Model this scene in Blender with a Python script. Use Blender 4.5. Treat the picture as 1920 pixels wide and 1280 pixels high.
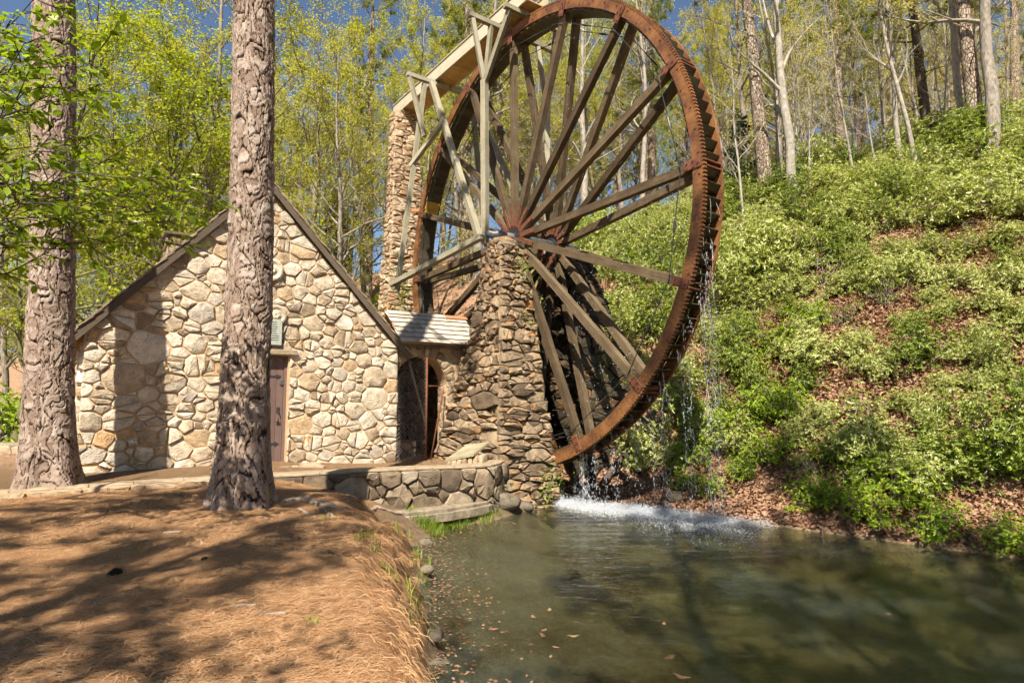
import bpy, math, random
import numpy as np
from mathutils import Vector
from math import sin, cos, pi, radians, sqrt

# ------------------------------------------------------------------ camera, sky, sun, exposure
sc = bpy.context.scene
COL = sc.collection
for o in list(bpy.data.objects):
    bpy.data.objects.remove(o)

PITCH = 0.08976
cam_d = bpy.data.cameras.new('camera')
cam_d.sensor_fit = 'HORIZONTAL'
cam_d.sensor_width = 36.0
cam_d.lens = 36.0 * 1117.8 / 1920.0
cam_d.clip_start = 0.05
cam_d.clip_end = 2000.0
cam = bpy.data.objects.new('camera', cam_d)
COL.objects.link(cam)
cam.location = (0, 0, 0)
cam.rotation_euler = (pi / 2 + PITCH, 0, 0)
sc.camera = cam

SUN_AZ = (0.17, 0.985)          # horizontal direction the light travels
SUN_EL = radians(50)
world = bpy.data.worlds.new('World')
sc.world = world
world.use_nodes = True
wn = world.node_tree.nodes
wl = world.node_tree.links
wn.clear()
w_out = wn.new('ShaderNodeOutputWorld')
w_bg = wn.new('ShaderNodeBackground')
w_sky = wn.new('ShaderNodeTexSky')
w_sky.sky_type = 'NISHITA'
w_sky.sun_disc = False
w_sky.sun_elevation = SUN_EL
w_sky.sun_rotation = math.atan2(-SUN_AZ[0], -SUN_AZ[1])
w_sky.altitude = 300
w_sky.air_density = 1.0
w_sky.dust_density = 0.25
w_sky.ozone_density = 2.0
w_bg.inputs['Strength'].default_value = 0.060
wl.new(w_sky.outputs[0], w_bg.inputs[0])
wl.new(w_bg.outputs[0], w_out.inputs[0])

sun_d = bpy.data.lights.new('sun', 'SUN')
sun_d.energy = 5.0
sun_d.angle = radians(0.53)
sun_d.color = (1.0, 0.93, 0.82)
sun = bpy.data.objects.new('sun', sun_d)
COL.objects.link(sun)
sun_dir = Vector((SUN_AZ[0] * cos(SUN_EL), SUN_AZ[1] * cos(SUN_EL), -sin(SUN_EL)))
sun.rotation_euler = sun_dir.to_track_quat('-Z', 'Y').to_euler()
sun.location = (-5, -25, 40)

sc.view_settings.view_transform = 'Standard'
sc.view_settings.look = 'None'
sc.view_settings.gamma = 1.0
sc.view_settings.exposure = 1.15
sc.view_settings.use_curve_mapping = False
sc.render.engine = 'CYCLES'
sc.cycles.max_bounces = 4
sc.cycles.diffuse_bounces = 2
sc.cycles.glossy_bounces = 2
sc.cycles.transmission_bounces = 2
sc.cycles.transparent_max_bounces = 6
sc.cycles.use_adaptive_sampling = True
sc.cycles.adaptive_threshold = 0.04
sc.cycles.adaptive_min_samples = 12
sc.cycles.caustics_reflective = False
sc.cycles.caustics_refractive = False
sc.cycles.use_denoising = True

# ------------------------------------------------------------------ frame of the mill: u along the wheel, n along the axle
PH = 0.9426
WC = np.array([0.095, 16.666, 4.429])
UV = np.array([cos(PH), -sin(PH), 0.0])
NV = np.array([sin(PH), cos(PH), 0.0])
FPX = 1117.8

def mill(u, n, z):
    return np.array([WC[0] + UV[0] * u + NV[0] * n, WC[1] + UV[1] * u + NV[1] * n, z])

def to_mill(x, y):
    dx, dy = x - WC[0], y - WC[1]
    return dx * UV[0] + dy * UV[1], dx * NV[0] + dy * NV[1]

def ray(px, py):
    a = (px - 960) / FPX
    z = -(py - 640) / FPX
    return np.array([a, cos(PITCH) - sin(PITCH) * z, sin(PITCH) + cos(PITCH) * z])

def at(px, py, Y):
    r = ray(px, py)
    return r * (Y / r[1])

# ------------------------------------------------------------------ helpers: objects
def mesh_from(name, V, F, smooth=False):
    me = bpy.data.meshes.new(name)
    V = np.asarray(V, dtype=np.float32)
    if isinstance(F, np.ndarray):
        k = F.shape[1]
        me.vertices.add(len(V))
        me.vertices.foreach_set('co', V.ravel())
        me.loops.add(F.size)
        me.loops.foreach_set('vertex_index', F.astype(np.int32).ravel())
        me.polygons.add(len(F))
        me.polygons.foreach_set('loop_start', np.arange(0, F.size, k, dtype=np.int32))
        me.update(calc_edges=True)
    else:
        me.from_pydata([tuple(map(float, v)) for v in V], [], F)
        me.update()
    if smooth:
        me.polygons.foreach_set('use_smooth', np.ones(len(me.polygons), dtype=bool))
    return me

def link(name, me, mat=None, parent=None, loc=None, rot=None):
    o = bpy.data.objects.new(name, me)
    COL.objects.link(o)
    if mat is not None and me is not None and not me.materials:
        me.materials.append(mat)
    if parent is not None:
        o.parent = parent
    if loc is not None:
        o.location = loc
    if rot is not None:
        o.rotation_euler = rot
    return o

def tag(o, label=None, cat=None, group=None, kind=None):
    if label: o['label'] = label
    if cat: o['category'] = cat
    if group: o['group'] = group
    if kind or cat: o['kind'] = kind or 'thing'
    return o

def thing(name, label, cat, loc=(0, 0, 0), rotz=0.0, group=None):
    o = bpy.data.objects.new(name, None)
    COL.objects.link(o)
    o.location = loc
    o.rotation_euler = (0, 0, rotz)
    o.empty_display_size = 0.2
    return tag(o, label, cat, group)

def kids(o):
    return [c for c in ALLKIDS.get(o.name, [])]

class MB:
    """collects shapes of one part"""
    def __init__(self):
        self.V, self.F = [], []
    def add(self, V, F):
        b = len(self.V)
        self.V.extend([tuple(map(float, v)) for v in V])
        self.F.extend([tuple(i + b for i in f) for f in F])
        return self
    def box(self, a, b, bev=0.0):
        (x0, y0, z0), (x1, y1, z1) = a, b
        if bev <= 0:
            return self.add([(x0, y0, z0), (x1, y0, z0), (x1, y1, z0), (x0, y1, z0), (x0, y0, z1), (x1, y0, z1), (x1, y1, z1), (x0, y1, z1)],
                            [(3, 2, 1, 0), (4, 5, 6, 7), (0, 1, 5, 4), (1, 2, 6, 5), (2, 3, 7, 6), (3, 0, 4, 7)])
        c = bev
        V = []
        for z, k in ((z0, c), (z0 + c, 0), (z1 - c, 0), (z1, c)):
            xa, xb, ya, yb = x0 + k, x1 - k, y0 + k, y1 - k
            V += [(xa, ya, z), (xb, ya, z), (xb, yb, z), (xa, yb, z)]
        F = [(3, 2, 1, 0), (12, 13, 14, 15)]
        for r in range(3):
            for i in range(4):
                j = (i + 1) % 4
                F.append((r * 4 + i, r * 4 + j, r * 4 + 4 + j, r * 4 + 4 + i))
        return self.add(V, F)
    def beam(self, p, q, w, h, up=(0, 0, 1), bev=0.008):
        """square timber from p to q, w across, h along up"""
        p, q = np.array(p, float), np.array(q, float)
        d = q - p
        L = np.linalg.norm(d)
        d /= L
        s = np.cross(d, np.array(up, float))
        if np.linalg.norm(s) < 1e-4:
            s = np.cross(d, np.array([0, 1, 0.0]))
        s /= np.linalg.norm(s)
        t = np.cross(s, d)
        m = MB().box((-w / 2, -h / 2, 0), (w / 2, h / 2, L), bev)
        V = [p + s * v[0] + t * v[1] + d * v[2] for v in m.V]
        return self.add(V, [f[::-1] for f in m.F] if np.dot(np.cross(s, t), d) < 0 else m.F)
    def tube(self, pts, rad, k=6, cap=True):
        V, F = tube_arr(pts, rad, k, cap)
        return self.add(V, F)
    def build(self, name, mat, parent=None, smooth=False, loc=None, rot=None):
        return link(name, mesh_from(name, self.V, self.F, smooth), mat, parent, loc, rot)

def tube_arr(pts, rad, k=6, cap=False):
    pts = np.asarray(pts, float)
    n = len(pts)
    rad = np.full(n, rad) if np.isscalar(rad) else np.asarray(rad, float)
    T = np.gradient(pts, axis=0)
    T /= np.maximum(np.linalg.norm(T, axis=1), 1e-9)[:, None]
    ref = np.array([0.31, 0.9, 0.3]) if abs(T[0][2]) > 0.8 else np.array([0, 0, 1.0])
    A = np.cross(T, ref)
    A /= np.maximum(np.linalg.norm(A, axis=1), 1e-9)[:, None]
    B = np.cross(T, A)
    ang = np.linspace(0, 2 * pi, k, endpoint=False)
    V = (pts[:, None, :] + rad[:, None, None] * (A[:, None, :] * np.cos(ang)[None, :, None] + B[:, None, :] * np.sin(ang)[None, :, None])).reshape(-1, 3)
    F = []
    for i in range(n - 1):
        for j in range(k):
            j2 = (j + 1) % k
            F.append((i * k + j, i * k + j2, (i + 1) * k + j2, (i + 1) * k + j))
    if cap:
        F.append(tuple(range(k - 1, -1, -1)))
        F.append(tuple((n - 1) * k + j for j in range(k)))
    return V, F

def tubes_np(lines, k=5):
    """many polylines -> one quad array"""
    Vs, Fs, b = [], [], 0
    for pts, rad in lines:
        V, F = tube_arr(pts, rad, k)
        Vs.append(V)
        Fs.append(np.array(F, dtype=np.int64) + b)
        b += len(V)
    return np.concatenate(Vs), np.concatenate(Fs)

# ------------------------------------------------------------------ helpers: materials
class MT:
    def __init__(self, name):
        self.m = bpy.data.materials.new(name)
        self.m.use_nodes = True
        self.t = self.m.node_tree
        self.n = self.t.nodes
        self.n.clear()
        self.out = self.n.new('ShaderNodeOutputMaterial')
    def new(self, typ, **kw):
        nd = self.n.new(typ)
        for k, v in kw.items():
            if k.startswith('i_'):
                nd.inputs[k[2:].replace('_', ' ')].default_value = v
            else:
                setattr(nd, k, v)
        return nd
    def l(self, a, b):
        self.t.links.new(a, b)
    def coord(self, scale=(1, 1, 1), kind='Object'):
        tc = self.new('ShaderNodeTexCoord')
        mp = self.new('ShaderNodeMapping')
        mp.inputs['Scale'].default_value = scale
        self.l(tc.outputs[kind], mp.inputs[0])
        return mp.outputs[0]
    def noise(self, vec, scale, detail=4, rough=0.55, dist=0.0):
        n = self.new('ShaderNodeTexNoise')
        n.inputs['Scale'].default_value = scale
        n.inputs['Detail'].default_value = detail
        n.inputs['Roughness'].default_value = rough
        n.inputs['Distortion'].default_value = dist
        if vec is not None: self.l(vec, n.inputs['Vector'])
        return n.outputs[0]
    def voro(self, vec, scale, feature='F1'):
        n = self.new('ShaderNodeTexVoronoi')
        n.feature = feature
        n.inputs['Scale'].default_value = scale
        if vec is not None: self.l(vec, n.inputs['Vector'])
        return n
    def ramp(self, fac, stops, interp='LINEAR'):
        r = self.new('ShaderNodeValToRGB')
        e = r.color_ramp.elements
        r.color_ramp.interpolation = interp
        while len(e) < len(stops): e.new(0.5)
        for i, (p, c) in enumerate(stops):
            e[i].position = p
            e[i].color = tuple(c) + (1,) if len(c) == 3 else c
        if fac is not None: self.l(fac, r.inputs[0])
        return r.outputs[0]
    def mix(self, fac, a, b, blend='MIX'):
        m = self.new('ShaderNodeMix', data_type='RGBA', blend_type=blend)
        for s, v in ((0, fac), (6, a), (7, b)):
            if isinstance(v, (int, float)): m.inputs[s].default_value = v
            elif isinstance(v, tuple): m.inputs[s].default_value = v + (1,) if len(v) == 3 else v
            else: self.l(v, m.inputs[s])
        return m.outputs[2]
    def math(self, op, a, b=None, clamp=False):
        m = self.new('ShaderNodeMath', operation=op, use_clamp=clamp)
        for i, v in enumerate((a, b)):
            if v is None: continue
            if isinstance(v, (int, float)): m.inputs[i].default_value = v
            else: self.l(v, m.inputs[i])
        return m.outputs[0]
    def bump(self, h, strength=0.5, dist=0.02, prev=None):
        b = self.new('ShaderNodeBump')
        b.inputs['Strength'].default_value = strength
        b.inputs['Distance'].default_value = dist
        self.l(h, b.inputs['Height'])
        if prev is not None: self.l(prev, b.inputs['Normal'])
        return b.outputs[0]
    def bsdf(self, color, rough=0.8, normal=None, spec=0.3, metal=0.0):
        p = self.new('ShaderNodeBsdfPrincipled')
        for nm, v in (('Base Color', color), ('Roughness', rough), ('Specular IOR Level', spec), ('Metallic', metal)):
            if isinstance(v, tuple): p.inputs[nm].default_value = v + (1,) if len(v) == 3 else v
            elif isinstance(v, (int, float)): p.inputs[nm].default_value = v
            else: self.l(v, p.inputs[nm])
        if normal is not None: self.l(normal, p.inputs['Normal'])
        return p.outputs[0]
    def done(self, shader):
        self.l(shader, self.out.inputs[0])
        return self.m

def mat_stone(name, stops, rough=0.9, dark=0.55, bump=1.0, fleck=(0.1, 0.09, 0.07)):
    t = MT(name)
    oi = t.new('ShaderNodeObjectInfo')
    gi = t.new('ShaderNodeNewGeometry')
    rv = t.math('FRACT', t.math('ADD', oi.outputs['Random'], gi.outputs['Random Per Island']))
    v = t.coord()
    off = t.new('ShaderNodeVectorMath', operation='ADD')
    t.l(v, off.inputs[0])
    sc_ = t.new('ShaderNodeVectorMath', operation='SCALE')
    sc_.inputs['Scale'].default_value = 37.0
    cmb = t.new('ShaderNodeCombineXYZ')
    for i in range(3): t.l(rv, cmb.inputs[i])
    t.l(cmb.outputs[0], sc_.inputs[0])
    t.l(sc_.outputs[0], off.inputs[1])
    v = off.outputs[0]
    base = t.ramp(rv, stops)
    n1 = t.noise(v, 5.0, 5, 0.6)
    n2 = t.noise(v, 26.0, 5, 0.65)
    var = t.ramp(n1, [(0.3, (dark, dark * 0.97, dark * 0.92)), (0.55, (1, 1, 1)), (0.75, (1.18, 1.14, 1.05))])
    c = t.mix(1.0, base, var, 'MULTIPLY')
    fl = t.ramp(n2, [(0.33, (0.9, 0.9, 0.9)), (0.46, (0, 0, 0))])
    c = t.mix(t.math('MULTIPLY', fl, 0.6), c, fleck)
    vo = t.voro(v, 30.0)
    b1 = t.bump(n1, 0.9 * bump, 0.05)
    b2 = t.bump(n2, 0.8 * bump, 0.02, b1)
    b3 = t.bump(vo.outputs['Distance'], 0.35 * bump, 0.012, b2)
    return t.done(t.bsdf(c, rough, b3, 0.2))

def mat_plain(name, c0, c1, scale=8.0, rough=0.85, bump=0.4, bdist=0.02, stretch=(1, 1, 1), spec=0.25, detail=5, metal=0.0):
    t = MT(name)
    v = t.coord(stretch)
    n1 = t.noise(v, scale, detail, 0.62)
    c = t.ramp(n1, [(0.3, c0), (0.7, c1)])
    b = t.bump(n1, bump, bdist)
    return t.done(t.bsdf(c, rough, b, spec, metal))

def mat_wood(name, stops, axis=0, rough=0.8, spec=0.25, grain=1.0):
    """weathered timber: grain along the local axis, every piece its own tone"""
    t = MT(name)
    oi = t.new('ShaderNodeObjectInfo')
    s = [22.0, 22.0, 22.0]
    s[axis] = 1.2
    v0 = t.coord(tuple(s))
    off = t.new('ShaderNodeVectorMath', operation='ADD')
    t.l(v0, off.inputs[0])
    cmb = t.new('ShaderNodeCombineXYZ')
    m = t.math('MULTIPLY', oi.outputs['Random'], 91.0)
    for i in range(3): t.l(m, cmb.inputs[i])
    t.l(cmb.outputs[0], off.inputs[1])
    n1 = t.noise(off.outputs[0], 1.0, 6, 0.65, 0.3)
    n2 = t.noise(t.coord(), 2.2, 4, 0.65)
    f = t.math('ADD', t.math('MULTIPLY', n1, 0.50), t.math('MULTIPLY', n2, 0.45))
    f = t.math('SUBTRACT', f, 0.07)
    f = t.math('ADD', f, t.math('MULTIPLY', oi.outputs['Random'], 0.25))
    c = t.ramp(f, stops)
    b = t.bump(n1, 0.5 * grain, 0.012)
    return t.done(t.bsdf(c, rough, b, spec))

def mat_leaf(name, stops, trans=0.45, rough=0.5, spec=0.25):
    t = MT(name)
    g = t.new('ShaderNodeNewGeometry')
    oi = t.new('ShaderNodeObjectInfo')
    f = t.math('ADD', t.math('MULTIPLY', g.outputs['Random Per Island'], 0.75), t.math('MULTIPLY', oi.outputs['Random'], 0.25))
    c = t.ramp(f, stops)
    p = t.bsdf(c, rough, None, spec)
    tr = t.new('ShaderNodeBsdfTranslucent')
    hs = t.mix(1.0, c, (1.25, 1.25, 0.55), 'MULTIPLY')
    t.l(hs, tr.inputs[0])
    mx = t.new('ShaderNodeMixShader')
    mx.inputs[0].default_value = trans
    t.l(p, mx.inputs[1])
    t.l(tr.outputs[0], mx.inputs[2])
    return t.done(mx.outputs[0])

M = {}
M['gable_stone'] = mat_stone('gable_stone', [(0.0, (0.30, 0.22, 0.14)), (0.12, (0.52, 0.41, 0.28)), (0.4, (0.66, 0.56, 0.42)), (0.55, (0.50, 0.43, 0.34)), (0.62, (0.57, 0.46, 0.33)), (0.80, (0.69, 0.61, 0.48)), (0.90, (0.36, 0.28, 0.20)), (0.96, (0.54, 0.38, 0.22)), (1.0, (0.46, 0.25, 0.10))], dark=0.66)
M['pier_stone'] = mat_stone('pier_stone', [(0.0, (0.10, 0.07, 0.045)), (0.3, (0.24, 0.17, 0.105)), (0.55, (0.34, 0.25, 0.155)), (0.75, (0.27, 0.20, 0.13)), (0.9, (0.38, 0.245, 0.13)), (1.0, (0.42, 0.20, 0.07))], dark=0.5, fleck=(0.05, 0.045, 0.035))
M['shade_stone'] = mat_stone('shade_stone', [(0.0, (0.025, 0.019, 0.013)), (0.5, (0.065, 0.05, 0.032)), (0.8, (0.10, 0.075, 0.046)), (1.0, (0.18, 0.085, 0.03))], rough=0.6, dark=0.45, fleck=(0.03, 0.03, 0.02))  # rear pier stone: shade behind the wheel put into the colour
M['pillar_stone'] = mat_stone('pillar_stone', [(0.0, (0.30, 0.20, 0.12)), (0.35, (0.50, 0.37, 0.24)), (0.6, (0.60, 0.46, 0.31)), (0.85, (0.45, 0.30, 0.18)), (1.0, (0.48, 0.24, 0.10))], dark=0.6)
M['wall_stone'] = mat_stone('wall_stone', [(0.0, (0.11, 0.08, 0.055)), (0.5, (0.21, 0.155, 0.10)), (0.8, (0.29, 0.215, 0.138)), (1.0, (0.34, 0.28, 0.20))], dark=0.55)
M['kerb_stone'] = mat_stone('kerb_stone', [(0.0, (0.30, 0.20, 0.12)), (0.5, (0.45, 0.33, 0.21)), (1.0, (0.52, 0.40, 0.27))], dark=0.6)
M['mortar'] = mat_plain('mortar', (0.42, 0.28, 0.15), (0.58, 0.41, 0.24), 14, 0.95, 0.6, 0.02)
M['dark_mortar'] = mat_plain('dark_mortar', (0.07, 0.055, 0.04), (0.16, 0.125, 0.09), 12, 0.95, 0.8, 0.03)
M['pillar_mortar'] = mat_plain('pillar_mortar', (0.20, 0.14, 0.09), (0.30, 0.22, 0.14), 12, 0.95, 0.8, 0.03)
M['concrete'] = mat_plain('concrete', (0.15, 0.12, 0.08), (0.34, 0.275, 0.19), 7, 0.9, 0.5, 0.02)
M['coping'] = mat_plain('coping', (0.22, 0.16, 0.10), (0.40, 0.305, 0.195), 9, 0.92, 0.6, 0.02)
M['trestle_wood'] = mat_wood('trestle_wood', [(0.25, (0.12, 0.10, 0.06)), (0.5, (0.27, 0.24, 0.16)), (0.8, (0.42, 0.385, 0.29))], 2)
M['spoke_wood'] = mat_wood('spoke_wood', [(0.25, (0.026, 0.017, 0.009)), (0.5, (0.078, 0.052, 0.027)), (0.8, (0.18, 0.132, 0.074))], 0)
M['flume_board'] = mat_wood('flume_board', [(0.25, (0.24, 0.13, 0.045)), (0.5, (0.46, 0.28, 0.10)), (0.8, (0.58, 0.39, 0.17))], 1)
M['flume_side'] = mat_wood('flume_side', [(0.25, (0.26, 0.21, 0.13)), (0.5, (0.46, 0.40, 0.28)), (0.8, (0.58, 0.52, 0.40))], 0)
M['dark_wood'] = mat_wood('dark_wood', [(0.25, (0.028, 0.022, 0.014)), (0.55, (0.07, 0.052, 0.032)), (0.85, (0.12, 0.10, 0.06))], 1, 0.6)
M['bucket_wood'] = mat_wood('bucket_wood', [(0.25, (0.018, 0.017, 0.009)), (0.55, (0.05, 0.046, 0.022)), (0.85, (0.095, 0.085, 0.04))], 1, 0.5, 0.3)
M['yellow_wood'] = mat_wood('yellow_wood', [(0.25, (0.42, 0.24, 0.03)), (0.8, (0.62, 0.40, 0.08))], 1)
M['shingle'] = mat_wood('shingle', [(0.25, (0.22, 0.175, 0.13)), (0.5, (0.40, 0.345, 0.28)), (0.8, (0.56, 0.50, 0.42))], 0, 0.9, 0.1)
M['roof_shingle'] = mat_wood('roof_shingle', [(0.25, (0.20, 0.15, 0.10)), (0.5, (0.36, 0.27, 0.18)), (0.8, (0.50, 0.40, 0.27))], 1)
M['soffit'] = mat_wood('soffit', [(0.25, (0.30, 0.16, 0.07)), (0.8, (0.52, 0.32, 0.15))], 0)
M['barge'] = mat_wood('barge', [(0.25, (0.06, 0.045, 0.03)), (0.8, (0.15, 0.11, 0.075))], 0)
M['door_wood'] = mat_wood('door_wood', [(0.25, (0.12, 0.075, 0.06)), (0.5, (0.16, 0.10, 0.082)), (0.85, (0.20, 0.13, 0.10))], 2, 0.6, grain=0.5)
M['iron'] = mat_plain('iron', (0.015, 0.015, 0.017), (0.04, 0.04, 0.042), 20, 0.5, 0.3, 0.005, spec=0.5)
M['steel_grey'] = mat_plain('steel_grey', (0.03, 0.03, 0.032), (0.10, 0.10, 0.10), 9, 0.45, 0.3, 0.01, spec=0.5)
M['wire'] = mat_plain('wire', (0.18, 0.15, 0.12), (0.34, 0.30, 0.25), 20, 0.5, 0.2, 0.002, spec=0.5)
M['gate_rust'] = mat_plain('gate_rust', (0.11, 0.035, 0.018), (0.20, 0.08, 0.04), 18, 0.8, 0.4, 0.005)
M['red_iron'] = mat_plain('red_iron', (0.085, 0.030, 0.017), (0.20, 0.072, 0.035), 10, 0.6, 0.3, 0.01, spec=0.4)
M['plaque'] = mat_plain('plaque', (0.28, 0.30, 0.24), (0.46, 0.48, 0.40), 30, 0.6, 0.2, 0.004)
M['print'] = mat_plain('print', (0.06, 0.06, 0.05), (0.10, 0.10, 0.085), 30, 0.7, 0.1, 0.002)
M['clay_ridge'] = mat_plain('clay_ridge', (0.34, 0.13, 0.06), (0.48, 0.20, 0.09), 12, 0.85, 0.4, 0.01)
M['metal_sign'] = mat_plain('metal_sign', (0.22, 0.16, 0.08), (0.36, 0.35, 0.24), 3.0, 0.5, 0.2, 0.01, (1, 5, 1))

def mat_rust():
    t = MT('rim_rust')
    v = t.coord()
    n1 = t.noise(v, 1.3, 5, 0.65)
    n2 = t.noise(v, 14.0, 6, 0.7)
    f = t.math('ADD', t.math('MULTIPLY', n1, 0.6), t.math('MULTIPLY', n2, 0.4))
    c = t.ramp(f, [(0.30, (0.035, 0.015, 0.010)), (0.44, (0.11, 0.044, 0.018)), (0.56, (0.23, 0.098, 0.031)), (0.72, (0.34, 0.17, 0.058))])
    b = t.bump(n2, 0.35, 0.01)
    return t.done(t.bsdf(c, 0.55, b, 0.4))
M['rim'] = mat_rust()

M['leaf_spring'] = mat_leaf('leaf_spring', [(0.0, (0.24, 0.26, 0.025)), (0.4, (0.40, 0.40, 0.05)), (0.75, (0.52, 0.49, 0.08)), (1.0, (0.62, 0.52, 0.14))], 0.5)
M['leaf_green'] = mat_leaf('leaf_green', [(0.0, (0.22, 0.28, 0.015)), (0.5, (0.37, 0.42, 0.03)), (1.0, (0.52, 0.52, 0.06))], 0.5)
M['leaf_bud'] = mat_leaf('leaf_bud', [(0.0, (0.34, 0.32, 0.06)), (0.5, (0.52, 0.47, 0.11)), (1.0, (0.64, 0.52, 0.18))], 0.5)
M['leaf_dogwood'] = mat_leaf('leaf_dogwood', [(0.0, (0.12, 0.20, 0.012)), (0.5, (0.24, 0.33, 0.02)), (1.0, (0.40, 0.46, 0.04))], 0.5)
M['leaf_laurel'] = mat_leaf('leaf_laurel', [(0.0, (0.11, 0.14, 0.022)), (0.3, (0.28, 0.32, 0.06)), (0.65, (0.45, 0.47, 0.15)), (1.0, (0.60, 0.60, 0.32))], 0.3, 0.38, 0.5)
M['leaf_laurel2'] = mat_leaf('leaf_laurel2', [(0.0, (0.08, 0.12, 0.015)), (0.4, (0.18, 0.24, 0.03)), (0.8, (0.32, 0.37, 0.07)), (1.0, (0.46, 0.48, 0.14))], 0.3, 0.4, 0.5)
M['leaf_vine'] = mat_leaf('leaf_vine', [(0.0, (0.13, 0.22, 0.015)), (0.5, (0.27, 0.37, 0.03)), (1.0, (0.42, 0.47, 0.05))], 0.4)
M['needle'] = mat_leaf('needle', [(0.0, (0.07, 0.09, 0.018)), (0.5, (0.18, 0.21, 0.04)), (1.0, (0.32, 0.34, 0.07))], 0.3)
M['needle_dark'] = mat_leaf('needle_dark', [(0.0, (0.022, 0.04, 0.018)), (0.5, (0.05, 0.08, 0.035)), (1.0, (0.09, 0.12, 0.05))], 0.25)
M['petal'] = mat_leaf('petal', [(0.0, (0.70, 0.70, 0.60)), (1.0, (0.82, 0.82, 0.76))], 0.35)
M['grass'] = mat_leaf('grass', [(0.0, (0.10, 0.16, 0.015)), (0.5, (0.22, 0.30, 0.03)), (1.0, (0.38, 0.42, 0.07))], 0.4)
M['straw'] = mat_leaf('straw', [(0.0, (0.20, 0.085, 0.034)), (0.4, (0.43, 0.23, 0.105)), (0.8, (0.60, 0.375, 0.20)), (1.0, (0.74, 0.55, 0.35))], 0.15, 0.7)
M['dead_leaf'] = mat_leaf('dead_leaf', [(0.0, (0.11, 0.05, 0.026)), (0.4, (0.26, 0.135, 0.073)), (0.75, (0.39, 0.235, 0.145)), (1.0, (0.52, 0.38, 0.27))], 0.15, 0.7)
M['bark_grey'] = mat_plain('bark_grey', (0.13, 0.105, 0.08), (0.36, 0.31, 0.25), 3.0, 0.95, 0.8, 0.03, (5, 5, 1.4))
M['bark_pale'] = mat_plain('bark_pale', (0.18, 0.155, 0.12), (0.44, 0.39, 0.32), 2.5, 0.9, 0.5, 0.02, (3, 3, 2))
M['bark_dark'] = mat_plain('bark_dark', (0.045, 0.033, 0.025), (0.16, 0.115, 0.085), 3.0, 0.95, 0.9, 0.04, (5, 5, 1.6))
M['bark_moss'] = mat_plain('bark_moss', (0.06, 0.055, 0.025), (0.20, 0.20, 0.075), 3.0, 0.95, 0.8, 0.03, (4, 4, 1.5))
M['root'] = mat_plain('root', (0.14, 0.10, 0.07), (0.38, 0.30, 0.22), 9, 0.95, 0.8, 0.02)
M['cone'] = mat_plain('cone', (0.025, 0.018, 0.012), (0.07, 0.045, 0.028), 20, 0.9, 0.4, 0.01)
M['rock'] = mat_stone('rock', [(0.0, (0.10, 0.08, 0.055)), (1.0, (0.22, 0.18, 0.13))], dark=0.45)

def mat_bark_plates():
    t = MT('pine_bark')
    at_ = t.new('ShaderNodeAttribute', attribute_name='plate')
    v = t.coord((1, 1, 0.6))
    n1 = t.noise(v, 32, 5, 0.65)
    n2 = t.noise(v, 5, 3)
    sp = t.new('ShaderNodeSeparateColor')
    t.l(at_.outputs['Color'], sp.inputs[0])
    f = t.math('ADD', t.math('MULTIPLY', sp.outputs[0], 0.5), t.math('MULTIPLY', n1, 0.5))
    c = t.ramp(f, [(0.2, (0.135, 0.092, 0.066)), (0.45, (0.22, 0.158, 0.118)), (0.65, (0.32, 0.25, 0.20)), (0.85, (0.44, 0.375, 0.32))])
    grv = t.ramp(sp.outputs[1], [(0.0, (0.04, 0.032, 0.028)), (0.45, (0.22, 0.18, 0.15)), (0.85, (1.08, 1.08, 1.08))])
    c = t.mix(1.0, c, grv, 'MULTIPLY')
    ms = t.math('MULTIPLY', t.ramp(n2, [(0.60, (0, 0, 0)), (0.72, (1, 1, 1))]), sp.outputs[2])
    c = t.mix(t.math('MULTIPLY', ms, 0.7), c, (0.22, 0.21, 0.03))
    b = t.bump(n1, 0.8, 0.012)
    return t.done(t.bsdf(c, 0.92, b, 0.2))
M['pine_bark'] = mat_bark_plates()

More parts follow.
